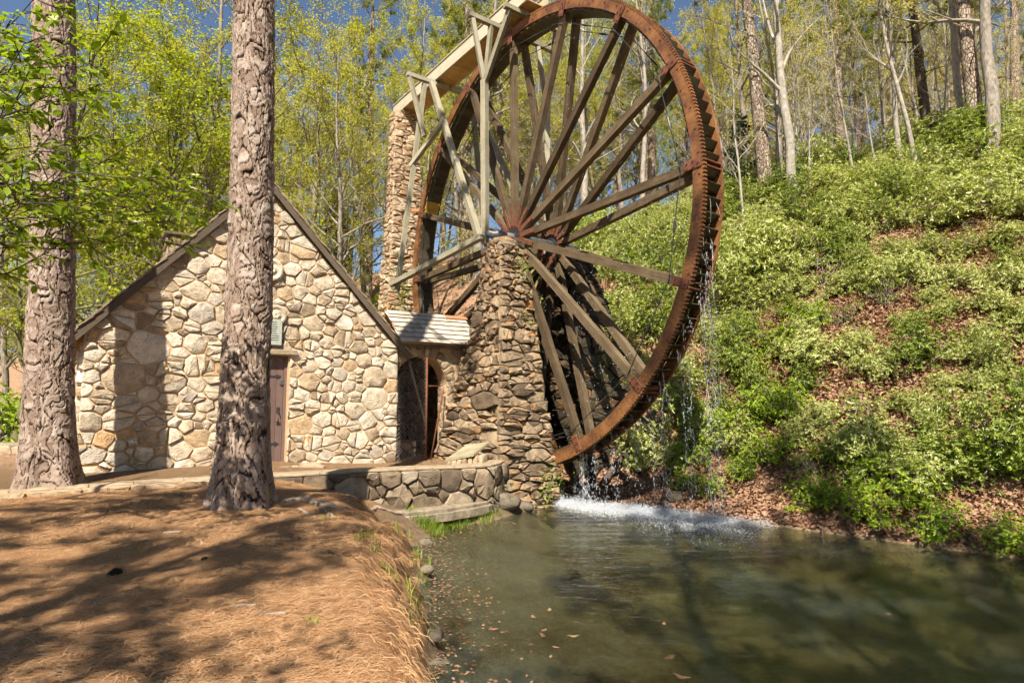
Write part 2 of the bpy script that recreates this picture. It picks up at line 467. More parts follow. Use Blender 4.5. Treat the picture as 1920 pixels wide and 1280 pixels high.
def mat_ground():
    t = MT('ground')
    at_ = t.new('ShaderNodeAttribute', attribute_name='cover')
    sp = t.new('ShaderNodeSeparateColor')
    t.l(at_.outputs['Color'], sp.inputs[0])
    v = t.coord()
    vs = t.coord((1, 3.2, 1))
    n1 = t.noise(vs, 9, 6, 0.7, 0.6)
    n2 = t.noise(v, 1.1, 4, 0.6)
    n3 = t.noise(vs, 46, 4, 0.7, 0.4)
    f = t.math('ADD', t.math('MULTIPLY', n1, 0.5), t.math('MULTIPLY', n3, 0.5))
    straw = t.ramp(f, [(0.30, (0.16, 0.066, 0.027)), (0.44, (0.41, 0.215, 0.095)), (0.56, (0.57, 0.35, 0.18)), (0.70, (0.70, 0.50, 0.31))])
    straw = t.mix(t.ramp(n2, [(0.45, (0, 0, 0)), (0.75, (0.5, 0.5, 0.5))]), straw, (0.46, 0.33, 0.21))
    vo = t.voro(v, 11)
    vo2 = t.voro(v, 23)
    litter = t.ramp(vo.outputs['Color'], [(0.1, (0.13, 0.065, 0.035)), (0.45, (0.30, 0.17, 0.095)), (0.8, (0.42, 0.27, 0.17))])
    litter2 = t.ramp(vo2.outputs['Color'], [(0.1, (0.10, 0.05, 0.028)), (0.5, (0.28, 0.16, 0.09)), (0.9, (0.47, 0.32, 0.21))])
    litter = t.mix(0.55, litter, litter2)
    litter = t.mix(t.ramp(n2, [(0.5, (0, 0, 0)), (0.7, (0.8, 0.8, 0.8))]), litter, (0.33, 0.20, 0.12))
    bed = t.ramp(n2, [(0.3, (0.20, 0.15, 0.075)), (0.55, (0.40, 0.33, 0.20)), (0.75, (0.46, 0.44, 0.34))])
    bed = t.mix(0.22, bed, litter2)
    steep = t.math('SUBTRACT', 1.0, at_.outputs['Alpha'])
    soil = t.ramp(n1, [(0.3, (0.20, 0.13, 0.075)), (0.7, (0.40, 0.28, 0.17))])
    c = t.mix(sp.outputs[0], soil, straw)
    dirt = t.ramp(n3, [(0.3, (0.10, 0.055, 0.03)), (0.7, (0.27, 0.165, 0.09))])
    c = t.mix(t.math('MULTIPLY', steep, t.ramp(n1, [(0.4, (0, 0, 0)), (0.6, (1, 1, 1))])), c, dirt)
    c = t.mix(sp.outputs[1], c, litter)
    c = t.mix(sp.outputs[2], c, bed)
    h = t.mix(sp.outputs[1], f, vo.outputs['Distance'])
    b1 = t.bump(h, 0.9, 0.05)
    b = t.bump(n3, 0.7, 0.02, b1)
    return t.done(t.bsdf(c, 0.95, b, 0.1))
M['ground'] = mat_ground()

def mat_water():
    t = MT('pond_water')
    v = t.coord((1.0, 2.6, 1.0))
    n1 = t.noise(v, 1.5, 3, 0.55, 0.5)
    n2 = t.noise(v, 6.0, 3, 0.55, 0.3)
    n3 = t.noise(t.coord((1.6, 5.0, 1.0)), 9.0, 2, 0.5, 0.2)
    b = t.bump(n1, 0.22, 0.09)
    b = t.bump(n2, 0.28, 0.034, b)
    b = t.bump(n3, 0.25, 0.010, b)
    tr = t.new('ShaderNodeBsdfTransparent')
    tr.inputs[0].default_value = (0.60, 0.63, 0.49, 1)
    df = t.new('ShaderNodeBsdfDiffuse')
    mud = t.ramp(t.noise(t.coord(), 0.35, 3), [(0.35, (0.08, 0.085, 0.045)), (0.6, (0.20, 0.26, 0.22))])
    t.l(mud, df.inputs[0])
    mx = t.new('ShaderNodeMixShader')
    mx.inputs[0].default_value = 0.09
    t.l(tr.outputs[0], mx.inputs[1])
    t.l(df.outputs[0], mx.inputs[2])
    gl = t.new('ShaderNodeBsdfGlossy')
    gl.inputs['Roughness'].default_value = 0.03
    t.l(b, gl.inputs['Normal'])
    fr = t.new('ShaderNodeFresnel')
    fr.inputs[0].default_value = 1.33
    t.l(b, fr.inputs['Normal'])
    m2 = t.new('ShaderNodeMixShader')
    t.l(fr.outputs[0], m2.inputs[0])
    t.l(mx.outputs[0], m2.inputs[1])
    t.l(gl.outputs[0], m2.inputs[2])
    return t.done(m2.outputs[0])
M['water'] = mat_water()

def mat_spray():
    t = MT('spray')
    df = t.bsdf((0.80, 0.83, 0.86), 0.15, None, 0.6)
    tr = t.new('ShaderNodeBsdfTransparent')
    mx = t.new('ShaderNodeMixShader')
    mx.inputs[0].default_value = 0.70
    t.l(tr.outputs[0], mx.inputs[1])
    t.l(df, mx.inputs[2])
    return t.done(mx.outputs[0])
M['spray'] = mat_spray()

# ------------------------------------------------------------------ terrain
WATER = -2.70

def sst(x, a, b):
    t = np.clip((np.asarray(x, float) - a) / (b - a), 0, 1)
    return t * t * (3 - 2 * t)

_rs = np.random.RandomState(5)
_waves = [(_rs.uniform(0.25, 1.6), _rs.uniform(0, 2 * pi), _rs.uniform(0, 2 * pi)) for _ in range(14)]
def rough2(x, y):
    s = 0
    for k, a, p in _waves:
        s = s + np.sin((x * cos(a) + y * sin(a)) * k * 2.1 + p) / (1 + k * 2)
    return s / 4.0

FOOT = np.array([(-30, 2.2), (-4, 1.4), (0, 0.55), (2, 0.1), (3.8, -0.33), (5.9, -0.80), (6.9, -0.98), (8.6, -1.22), (10.4, -1.62), (11.5, -1.72), (12.4, -1.25),
                 (13.2, -0.3), (14.2, 0.35), (15.5, 0.66), (20, -2.64), (24, -5.5), (40, -17)])
CREST = np.array([(-30, 0.8), (-4, 0.4), (0, -0.35), (2, -0.55), (3.8, -0.88), (4.75, -1.18), (6.2, -1.75), (7.6, -2.2), (9.0, -2.75), (10.4, -3.0), (11.5, -2.9), (12.4, -2.5),
                  (13.2, -1.4), (14.2, -0.1), (15.5, 0.4), (20, -2.9), (24, -5.8), (40, -17.3)])
HILLQ = np.array([(-30, -9), (-4, -4.6), (-0.4, -2.95), (0, -2.70), (1, -2.05), (3, -0.2), (6, 2.6), (10, 6.2), (14, 9.0), (18, 10.6), (25, 12.0), (40, 15.0), (80, 20.0), (400, 30.0)])
KERB = np.array([(-40, -11.5), (-12, 6.85), (-8.1, 9.36), (-5.6, 11.0), (-4.4, 11.25), (-2.84, 12.15), (-0.96, 13.2), (-0.35, 13.7), (0.0, 14.6)])

def hill_q(x, y):
    return (x - 4.1) * 0.65 + (y - 13.8) * 0.76

def H(x, y):
    x = np.asarray(x, float)
    y = np.asarray(y, float)
    xf = np.interp(y, FOOT[:, 0], FOOT[:, 1])
    xc = np.interp(y, CREST[:, 0], CREST[:, 1])
    rg = rough2(x, y)
    bank = -1.52 - 0.10 * sst(y, 7.5, 9.5) * sst(-x, 3.5, 6.0) - 0.88 * sst(x, -4.6, -1.5) * sst(y, 9.3, 11.4) + 0.05 * rg
    bank = bank - 0.12 * sst(x, -3.0, -1.0) * (1 - sst(y, 6, 9))
    ky = np.interp(x, KERB[:, 0], KERB[:, 1])
    beh = sst(y - ky, 0.10, 0.36)
    terr = -1.52 - 0.22 * sst(x, -6, -3) + 0.03 * rg * sst(y - ky, 2, 12) + 0.012 * np.maximum(y - 24, 0)
    left = bank * (1 - beh) + terr * beh
    t = (xf - x) / np.maximum(xf - xc, 0.05)
    bulge = 0.34 * rough2(x * 1.2 + 4, y * 2.3) + 0.22 * rough2(x * 3.7 + 1, y * 5.3) + 0.10 * rough2(x * 9 + 1, y * 11.3)
    prof = np.clip(t + bulge * (1 - sst(t, 0.7, 1.8)), -1.5, 1)
    s = np.where(prof > 0, 1 - (1 - np.clip(prof, 0, 1)) ** 2.0, prof * 0.9)
    zl = WATER - 0.05 + (left - WATER + 0.05) * s
    zh = np.interp(hill_q(x, y), HILLQ[:, 0], HILLQ[:, 1])
    q = hill_q(x, y)
    zh = zh + rg * (0.28 * sst(q, 0.0, 3.0)) + 0.10 * rough2(x * 2.6, y * 2.6 + 3) * sst(q, -0.3, 1)
    bed = WATER - 0.62 + 0.10 * rg - 0.35 * sst(x, 0.5, 3.5)
    d = np.maximum(np.maximum(zl, zh), bed)
    return d

def ground_z(x, y):
    return float(H(np.array([x]), np.array([y]))[0])

def ray_ground(px, py, y0=8.0, y1=90.0, lift=0.0):
    r = ray(px, py)
    ys = np.linspace(y0, y1, 3000)
    P = r[None, :] * (ys / r[1])[:, None]
    h = H(P[:, 0], P[:, 1]) + lift
    k = np.argmax(P[:, 2] < h)
    if not (P[:, 2] < h).any():
        k = len(ys) - 1
    return P[k]

def axis(lo, f0, f1, hi, step, grow=1.13):
    a = list(np.arange(f0, f1 + step * 0.5, step))
    s, v = step, a[-1]
    while v < hi:
        s = min(s * grow, 12)
        v += s
        a.append(v)
    s, v = step, a[0]
    b = []
    while v > lo:
        s = min(s * grow, 12)
        v -= s
        b.append(v)
    return np.array(b[::-1] + a)

gx = axis(-320, -10.5, 11.5, 320, 0.12)
gy = axis(-120, 2.6, 18.5, 420, 0.12)
GX, GY = np.meshgrid(gx, gy)
GZ = H(GX, GY)
nx, ny = len(gx), len(gy)
V = np.stack([GX.ravel(), GY.ravel(), GZ.ravel()], 1)
ii = np.arange(nx * ny).reshape(ny, nx)
F = np.stack([ii[:-1, :-1].ravel(), ii[:-1, 1:].ravel(), ii[1:, 1:].ravel(), ii[1:, :-1].ravel()], 1)
me = mesh_from('ground', V, F, True)
ca = me.color_attributes.new('cover', 'FLOAT_COLOR', 'POINT')
x, y, z = V[:, 0], V[:, 1], V[:, 2]
q = hill_q(x, y)
ky = np.interp(x, KERB[:, 0], KERB[:, 1])
hillz = np.interp(q, HILLQ[:, 0], HILLQ[:, 1])
onhill = sst(hillz - z, -0.7, -0.35) * sst(q, -1.0, -0.2)
behind = sst(y - ky, 2.0, 9.0)
litter = np.clip(np.maximum(onhill, behind), 0, 1)
straw = (1 - litter) * sst(z, WATER + 0.35, WATER + 0.75) * (1 - 0.5 * sst(y - ky, 0.2, 0.5))
bedm = 1 - sst(z, WATER - 0.02, WATER + 0.06)
gz_y, gz_x = np.gradient(GZ, gy, gx)
slope = np.sqrt(gz_x ** 2 + gz_y ** 2).ravel()
steepm = sst(slope, 0.75, 1.3) * (1 - litter)
C4 = np.stack([straw, litter, bedm, 1 - steepm], 1).astype(np.float32)
ca.data.foreach_set('color', C4.ravel())
tag(link('ground', me, M['ground']), kind='structure')

# pond surface
def pond():
    xs = np.linspace(-8, 26, 60)
    ys = np.linspace(-30, 24, 90)
    X, Y = np.meshgrid(xs, ys)
    V = np.stack([X.ravel(), Y.ravel(), np.full(X.size, WATER)], 1)
    i = np.arange(X.size).reshape(X.shape)
    F = np.stack([i[:-1, :-1].ravel(), i[:-1, 1:].ravel(), i[1:, 1:].ravel(), i[1:, :-1].ravel()], 1)
    return tag(link('water', mesh_from('water', V, F, True), M['water']), kind='structure')
pond()

# ------------------------------------------------------------------ rubble masonry
def clip_poly(P, a, b, c):
    """keep a*x+b*y<=c"""
    out = []
    n = len(P)
    for i in range(n):
        p, q = P[i], P[(i + 1) % n]
        dp, dq = a * p[0] + b * p[1] - c, a * q[0] + b * q[1] - c
        if dp <= 0: out.append(p)
        if (dp < 0 < dq) or (dq < 0 < dp):
            t = dp / (dp - dq)
            out.append((p[0] + (q[0] - p[0]) * t, p[1] + (q[1] - p[1]) * t))
    return out

def area(P):
    return 0.5 * sum(P[i][0] * P[(i + 1) % len(P)][1] - P[(i + 1) % len(P)][0] * P[i][1] for i in range(len(P)))

def inside(P, x, y):
    for i in range(len(P)):
        a, b = P[i], P[(i + 1) % len(P)]
        if (b[0] - a[0]) * (y - a[1]) - (b[1] - a[1]) * (x - a[0]) < 0:
            return False
    return True

def rubble(poly, sizes, aspect, seed, holes=(), pack=0.80, split=0.0):
    """convex ccw polygon -> list of stone outlines (power diagram, stones wider than tall by aspect)"""
    rnd = random.Random(seed)
    P = [(x / aspect, y) for x, y in poly]
    x0, x1 = min(p[0] for p in P), max(p[0] for p in P)
    y0, y1 = min(p[1] for p in P), max(p[1] for p in P)
    seeds = []
    A = abs(area(P))
    S = np.zeros((0, 3))
    for r in sorted(sizes, reverse=True):
        frac = sizes[r]
        want = max(1, int(A * frac / (pi * r * r)))
        fails = 0
        got = 0
        while got < want and fails < 900:
            x, y = rnd.uniform(x0, x1), rnd.uniform(y0, y1)
            rr = r * rnd.uniform(0.88, 1.12)
            if not inside(P, x, y):
                fails += 1
                continue
            if len(S) and ((S[:, 0] - x) ** 2 + (S[:, 1] - y) ** 2 < ((S[:, 2] + rr) * pack) ** 2).any():
                fails += 1
                continue
            S = np.vstack([S, (x, y, rr)])
            got += 1
    # relax once
    def cells(S):
        out = []
        for i in range(len(S)):
            c = list(P)
            d2 = (S[:, 0] - S[i, 0]) ** 2 + (S[:, 1] - S[i, 1]) ** 2
            for j in np.argsort(d2)[1:26]:
                dx, dy = S[j, 0] - S[i, 0], S[j, 1] - S[i, 1]
                k = (S[j, 0] ** 2 + S[j, 1] ** 2 - S[j, 2] ** 2 - S[i, 0] ** 2 - S[i, 1] ** 2 + S[i, 2] ** 2) / 2
                c = clip_poly(c, dx, dy, k)
                if len(c) < 3: break
            out.append(c)
        return out
    C = cells(S)
    for i, c in enumerate(C):
        if len(c) >= 3:
            S[i, 0] = 0.5 * S[i, 0] + 0.5 * sum(p[0] for p in c) / len(c)
            S[i, 1] = 0.5 * S[i, 1] + 0.5 * sum(p[1] for p in c) / len(c)
    C = cells(S)
    out = []
    if split > 0:                                   # some stones are broken in two, mostly along level or upright lines
        C2 = []
        for c in C:
            if len(c) >= 3 and rnd.random() < split and abs(area(c)) > 0.02:
                cx = sum(p[0] for p in c) / len(c) + rnd.uniform(-0.05, 0.05)
                cy = sum(p[1] for p in c) / len(c) + rnd.uniform(-0.05, 0.05)
                an = rnd.gauss(0, 0.22) + (pi / 2 if rnd.random() < 0.65 else 0)
                a_, b_ = cos(an), sin(an)
                k_ = a_ * cx + b_ * cy
                C2 += [clip_poly(c, a_, b_, k_), clip_poly(c, -a_, -b_, -k_)]
            else:
                C2.append(c)
        C = C2
    for c in C:
        if len(c) < 3: continue
        c = [(p[0] * aspect, p[1]) for p in c]
        for (hx0, hx1, hz0, hz1) in holes:
            bx0, bx1 = min(p[0] for p in c), max(p[0] for p in c)
            bz0, bz1 = min(p[1] for p in c), max(p[1] for p in c)
            if bx1 > hx0 and bx0 < hx1 and bz1 > hz0 and bz0 < hz1:
                opts = [clip_poly(c, 1, 0, hx0), clip_poly(c, -1, 0, -hx1), clip_poly(c, 0, -1, -hz1)]
                opts = [o_ for o_ in opts if len(o_) >= 3]
                c = max(opts, key=lambda o_: abs(area(o_))) if opts else []
                if len(c) < 3: break
        if len(c) >= 3 and abs(area(c)) > 0.003:
            out.append(c)
    return out

def stone_mesh(poly, mp, joint, h, rnd, rounded=0.12, back=0.04, boxy=0.0):
    """one stone: outline in wall coordinates, mp(a,b,depth)->xyz"""
    P = [np.array(p) for p in poly]
    keep = []
    for i, p in enumerate(P):                       # drop slivers of edge
        if np.linalg.norm(p - P[i - 1]) > 0.03: keep.append(p)
    P = keep if len(keep) >= 3 else P
    c = sum(P) / len(P)
    Q = []
    n = len(P)
    for i in range(n):
        a, b, d = P[i - 1], P[i], P[(i + 1) % n]
        k = rounded * rnd.uniform(0.6, 1.2)
        if n <= 9:
            Q += [b + (a - b) * k, b + (d - b) * k]
        else:
            Q.append(b)
    n = len(Q)
    inr = min(np.linalg.norm(p - c) for p in Q)
    s0 = max(0.55, 1 - joint / max(inr, 0.02))
    jit = [rnd.uniform(-0.05, 0.04) for _ in range(n)]
    tilt = (rnd.uniform(-0.5, 0.5) * h, rnd.uniform(-0.5, 0.5) * h)
    ext = max(np.linalg.norm(p - c) for p in Q)
    V, F = [], []
    rings = ((1.0, -back), (1.0 - 0.01, 0.42 * h), (0.90 + 0.05 * boxy, 0.84 * h), (0.52 + 0.18 * boxy, 1.0 * h))
    for k, (s, d) in enumerate(rings):
        for i, p in enumerate(Q):
            v_ = p - c
            L_ = np.linalg.norm(v_) + 1e-6
            sj = max(0.62, 1 - joint / L_)
            e = v_ * sj * s * (1 + jit[i]) * (1 + (rnd.uniform(-0.07, 0.07) if k >= 2 else 0))
            dd = d
            if k >= 2:
                dd += (e[0] / ext * tilt[0] + e[1] / ext * tilt[1]) + rnd.uniform(-0.20, 0.20) * h
            V.append(mp(c[0] + e[0], c[1] + e[1], dd))
    V.append(mp(c[0], c[1], h * rnd.uniform(0.92, 1.15)))
    for k in range(len(rings) - 1):
        for i in range(n):
            j = (i + 1) % n
            F.append((k * n + i, k * n + j, (k + 1) * n + j, (k + 1) * n + i))
    top = (len(rings) - 1) * n
    for i in range(n):
        F.append((top + i, top + (i + 1) % n, len(V) - 1))
    return V, F

def face_map(quad, out):
    """quad: 4 corners (bl, br, tr, tl) as arrays; maps metric (a,b) on the mid-width frame; out: outward normal"""
    bl, br, tr, tl = [np.array(p, float) for p in quad]
    return bl, br, tr, tl, np.array(out, float)

def lay(parent, cells, mp, mat, joint, hr, seed, rounded=0.22, smooth=True, boxy=0.0, name='stone', back=0.04, cap=300):
    """each outline becomes a stone of its own; past the cap the smallest ones are joined into one part"""
    rnd = random.Random(seed)
    lim = sorted((abs(area(c)) for c in cells), reverse=True)[cap] if len(cells) > cap else -1
    small = MB()
    for c in cells:
        if area(c) < 0: c = c[::-1]
        h = rnd.uniform(*hr)
        V, F = stone_mesh(c, mp, joint, h, rnd, rounded, back, boxy)
        if abs(area(c)) <= lim:
            small.add(V, F)
            continue
        V = np.array(V)
        ctr = V.mean(0)
        me_ = mesh_from(name, V - ctr, F, smooth)
        me_.set_sharp_from_angle(angle=radians(34))
        link(name, me_, mat, parent, ctr)
    if small.V:
        me_ = mesh_from('small_stones', small.V, small.F, smooth)
        me_.set_sharp_from_angle(angle=radians(34))
        tag(link('small_stones', me_, mat, parent), kind='stuff')

def prof_pier(zs, umin, umax, nmin, nmax):
    return lambda z: (np.interp(z, zs, umin), np.interp(z, zs, umax), np.interp(z, zs, nmin), np.interp(z, zs, nmax))

def pier(name, label, prof, zs, base, faces, mats, sizes, aspect, joint, hr, seed, cat='stone pier', boxy=0.3, top=True):
    """battered rubble pier in mill coordinates; faces: which sides carry single stones"""
    b = mill(*base)
    t = thing(name, label, cat, b, -PH)
    B = np.array([base[0], base[1], base[2]])
    V, F = [], []
    zz = list(zs)
    for z in zz:
        u0, u1, n0, n1 = prof(z)
        e = 0.02
        V += [np.array(p) - B for p in ((u0 + e, n0 + e, z), (u1 - e, n0 + e, z), (u1 - e, n1 - e, z), (u0 + e, n1 - e, z))]
    for k in range(len(zz) - 1):
        for i in range(4):
            j = (i + 1) % 4
            F.append((k * 4 + i, k * 4 + j, k * 4 + 4 + j, k * 4 + 4 + i))
    m = (len(zz) - 1) * 4
    F += [(m, m + 1, m + 2, m + 3), (3, 2, 1, 0)]
    core = link('core', mesh_from('core', V, F), mats[1], t)
    z0, z1 = zz[0], zz[-1]
    for k, f in enumerate(faces):
        um = prof(z0)
        umid = prof(0.35 * z0 + 0.65 * z1)
        if f in ('+u', '-u'): w = umid[3] - umid[2]
        else: w = umid[1] - umid[0]
        ov = 0.085 if f == '+u' else 0.02
        poly = [(-w / 2 - ov, z0), (w / 2 + ov, z0), (w / 2 + ov, z1), (-w / 2 - ov, z1)]
        def mp(a, z, d, f=f, w=w):
            u0, u1, n0, n1 = prof(z)
            s = a / w + 0.5
            if f == '+u': p = (u1 + d, n0 + (n1 - n0) * s, z)
            elif f == '-u': p = (u0 - d, n1 + (n0 - n1) * s, z)
            elif f == '-n': p = (u0 + (u1 - u0) * s, n0 - d, z)
            else: p = (u1 + (u0 - u1) * s, n1 + d, z)
            return np.array(p) - B
        cells = rubble(poly, sizes, aspect, seed + k * 11, split=0.4)
        lay(core, cells, mp, mats[0], joint, hr, seed + k * 7, 0.06, True, boxy, cap=145)
    if top:
        u0, u1, n0, n1 = prof(z1)
        cells = rubble([(u0, n0), (u1, n0), (u1, n1), (u0, n1)], {0.2: 1.0}, 1.1, seed + 77)
        lay(core, cells, lambda a, b_, d: np.array((a, b_, z1 + d)) - B, mats[0], joint, (0.05, 0.1), seed + 78)
    return t

ZP = [-3.0, -1.7, 1.2, 4.22]
front_prof = prof_pier(ZP, [-2.2, -1.6, -0.62, -0.05], [1.9, 1.62, 1.05, 0.5], [-1.86, -1.62, -1.18, -0.84], [-0.10, -0.11, -0.13, -0.16])
pier('bearing_pier', 'tall battered stone pier carrying the near end of the wheel axle', front_prof, [-3.0, -1.7, -0.3, 1.2, 2.7, 4.22], (0.2, -0.9, -2.9), ('+u', '-n'),
     (M['pier_stone'], M['dark_mortar']), {0.23: 0.14, 0.155: 0.30, 0.11: 0.42, 0.07: 0.5}, 1.7, 0.015, (0.05, 0.16), 3, boxy=0.5)
ZR = [-3.0, 1.5, 4.2]
rear_prof = prof_pier(ZR, [-1.6, -0.9, -0.5], [1.6, 1.05, 0.55], [1.42, 1.5, 1.6], [4.0, 3.0, 2.3])
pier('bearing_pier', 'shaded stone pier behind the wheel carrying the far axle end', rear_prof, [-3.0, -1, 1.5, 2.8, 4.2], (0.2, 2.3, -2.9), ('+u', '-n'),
     (M['shade_stone'], M['dark_mortar']), {0.23: 0.2, 0.16: 0.4, 0.11: 0.5}, 1.7, 0.013, (0.04, 0.12), 43, boxy=0.6)
ZL = [-1.6, 3.0, 7.0, 10.95]
col_prof = prof_pier(ZL, [-8.0, -7.75, -7.6, -7.5], [-6.75, -6.85, -6.95, -7.0], [-0.92, -0.74, -0.56, -0.5], [0.85, 0.66, 0.5, 0.36])
pier('flume_pillar', 'slender stone pillar holding up the far end of the flume', col_prof, [-1.6, 1, 3.0, 5, 7.0, 9, 10.95], (-7.3, 0, -1.6), ('+u', '-n'),
     (M['pillar_stone'], M['pillar_mortar']), {0.13: 0.35, 0.10: 0.4, 0.07: 0.5}, 2.1, 0.012, (0.04, 0.10), 91, cat='stone pillar', boxy=0.6, top=False)
#@@MILL

# ------------------------------------------------------------------ water wheel (local x = along the wheel, y = axle, z = up)
RIM_W = 0.60
NSP = 16
A0 = radians(2.0)
wheel = thing('water_wheel', 'huge rusty overshot water wheel with wooden spokes beside the stone pier', 'water wheel', tuple(WC), -PH)

def arc_prism(r0, r1, y0, y1, a0, a1, k):
    m = MB()
    V, F = [], []
    for i in range(k + 1):
        a = a0 + (a1 - a0) * i / k
        for r, yy in ((r0, y0), (r1, y0), (r1, y1), (r0, y1)):
            V.append((r * cos(a), yy, r * sin(a)))
    for i in range(k):
        for j in range(4):
            j2 = (j + 1) % 4
            F.append((i * 4 + j, i * 4 + j2, i * 4 + 4 + j2, i * 4 + 4 + j))
    F += [(3, 2, 1, 0), (k * 4, k * 4 + 1, k * 4 + 2, k * 4 + 3)]
    return m.add(V, F)

dA = 2 * pi / NSP
seg_me = arc_prism(6.10, 6.345, -0.035, 0.035, -dA / 2 + 0.0012, dA / 2 - 0.0012, 10)
# bolts on the segment face
for a in np.linspace(-0.16, 0.16, 5):
    r = 6.17 if int(abs(a) * 100) % 2 else 6.27
    m_, c_ = [], (r * cos(a), r * sin(a))
    V, F = tube_arr([(c_[0], -0.034, c_[1]), (c_[0], -0.055, c_[1])], 0.020, 6, True)
    seg_me.add(V, F)
seg_mesh = mesh_from('rim_segment', seg_me.V, seg_me.F)
seg_mesh.materials.append(M['rim'])
tm = MB()
NT = 30
for i in range(NT):
    a = -dA / 2 + dA * (i + 0.5) / NT
    w = dA / NT * 0.30
    V, F = [], []
    for aa, rr in ((a - w * 1.35, 6.34), (a + w * 1.35, 6.34), (a + w * 0.7, 6.39), (a - w * 0.7, 6.39)):
        V.append((rr * cos(aa), -0.045, rr * sin(aa)))
        V.append((rr * cos(aa), 0.050, rr * sin(aa)))
    F = [(0, 2, 4, 6), (7, 5, 3, 1), (0, 1, 3, 2), (2, 3, 5, 4), (4, 5, 7, 6), (6, 7, 1, 0)]
    tm.add(V, F)
teeth_mesh = mesh_from('gear_teeth', tm.V, tm.F)
teeth_mesh.materials.append(M['rim'])
teeth_mesh.materials[0] = M['rim']
rseg = arc_prism(6.08, 6.36, RIM_W - 0.03, RIM_W + 0.03, -dA / 2 + 0.0012, dA / 2 - 0.0012, 10)
rseg_mesh = mesh_from('rim_segment', rseg.V, rseg.F)
rseg_mesh.materials.append(M['rim'])

def spoke_mesh(y_hub, y_rim, seed):
    rnd = random.Random(seed)
    m = MB().beam((0.30, y_hub, 0), (6.10, y_rim, 0), 0.165, 0.185, (0, 0, 1), 0.010)
    me = mesh_from('spoke', m.V, m.F)
    me.materials.append(M['spoke_wood'])
    return me
sp_f = spoke_mesh(-0.005, 0.10, 1)
sp_r = spoke_mesh(1.42, RIM_W - 0.11, 2)
# iron shoe at the hub and gusset plate at the rim
def plate_mesh(name, parts, mat):
    m = MB()
    for a, b in parts: m.box(a, b, 0.004)
    me = mesh_from(name, m.V, m.F)
    me.materials.append(mat)
    return me
shoe_f = plate_mesh('spoke_shoe', [((0.34, -0.108, -0.058), (0.98, -0.088, 0.058))], M['red_iron'])
shoe_r = plate_mesh('spoke_shoe', [((0.34, 1.275, -0.058), (0.98, 1.298, 0.058))], M['red_iron'])
gm = MB().box((5.93, -0.060, -0.10), (6.33, -0.038, 0.10), 0.006)
for bx_, bz_ in ((5.99, 0.05), (5.99, -0.05), (6.14, 0.06), (6.14, -0.06), (6.26, 0.0)):
    V, F = tube_arr([(bx_, -0.058, bz_), (bx_, -0.085, bz_)], 0.020, 6, True)
    gm.add(V, F)
gus_mesh = mesh_from('gusset_plate', gm.V, gm.F)
gus_mesh.materials.append(M['red_iron'])
brk = plate_mesh('rim_bracket', [((6.24, 0.05, -0.075), (6.37, RIM_W - 0.032, -0.045)), ((6.24, 0.05, 0.045), (6.37, RIM_W - 0.032, 0.075))], M['red_iron'])

def wpart(name, me, ang, parent=wheel):
    o = link(name, me, None, parent)
    o.rotation_euler = (0, -ang, 0)
    return o

for k in range(NSP):
    a = A0 + k * dA
    s = wpart('rim_segment', seg_mesh, a + dA / 2)
    tt = link('gear_teeth', teeth_mesh, None, s)
    tag(tt, kind='stuff')
    wpart('rim_segment', rseg_mesh, a + dA / 2)
    s = wpart('spoke', sp_f, a)
    link('spoke_shoe', shoe_f, None, s)
    s = wpart('spoke', sp_r, a)
    link('spoke_shoe', shoe_r, None, s)
    wpart('gusset_plate', gus_mesh, a)
    wpart('rim_bracket', brk, a)
# tie rods between spoke ends, front and rear
def rod_mesh(y0, y1):
    r = 5.80
    p = np.array([r * cos(-dA / 2), y0, r * sin(-dA / 2)])
    q_ = np.array([r * cos(dA / 2), y1, r * sin(dA / 2)])
    m = MB().tube([p, q_], 0.011, 5)
    mid = (p + q_) / 2
    d = (q_ - p) / np.linalg.norm(q_ - p)
    m.tube([mid - d * 0.16, mid - d * 0.06, mid + d * 0.06, mid + d * 0.16], [0.016, 0.028, 0.028, 0.016], 6)
    me = mesh_from('tie_rod', m.V, m.F)
    me.materials.append(M['iron'])
    return me
rod_f = rod_mesh(-0.02, -0.02)
rod_r = rod_mesh(RIM_W + 0.02, RIM_W + 0.02)
for k in range(NSP):
    wpart('tie_rod', rod_f, A0 + (k + 0.5) * dA)
    wpart('tie_rod', rod_r, A0 + (k + 0.5) * dA)
# buckets and sole boards
NB = 128
db = 2 * pi / NB
V, F = [], []
bm_ = MB()
w2 = db * 6.06 / 2
bm_.beam((6.07, 0.04, 0.0), (6.34, 0.04, 0.17), 0.024, 0.001, (0, 1, 0), 0)
m = MB()
def plank(p0, p1, th, y0, y1):
    p0, p1 = np.array(p0), np.array(p1)
    d = (p1 - p0) / np.linalg.norm(p1 - p0)
    nrm = np.array([-d[1], d[0]]) * th / 2
    V = []
    for pp in (p0 - nrm, p1 - nrm, p1 + nrm, p0 + nrm):
        V += [(pp[0], y0, pp[1]), (pp[0], y1, pp[1])]
    return V, [(0, 2, 4, 6), (7, 5, 3, 1), (0, 1, 3, 2), (2, 3, 5, 4), (4, 5, 7, 6), (6, 7, 1, 0)]
m.add(*plank((6.085, 0.0), (6.20, 0.035), 0.026, 0.037, RIM_W - 0.032))
m.add(*plank((6.20, 0.035), (6.335, 0.17), 0.026, 0.037, RIM_W - 0.032))
bucket_mesh = mesh_from('bucket', m.V, m.F)
bucket_mesh.materials.append(M['bucket_wood'])
m = MB().box((6.045, 0.037, -w2 + 0.004), (6.072, RIM_W - 0.032, w2 - 0.004))
sole_mesh = mesh_from('sole_board', m.V, m.F)
sole_mesh.materials.append(M['dark_wood'])
soley = sole_mesh.copy()
soley.materials.clear()
soley.materials.append(M['yellow_wood'])
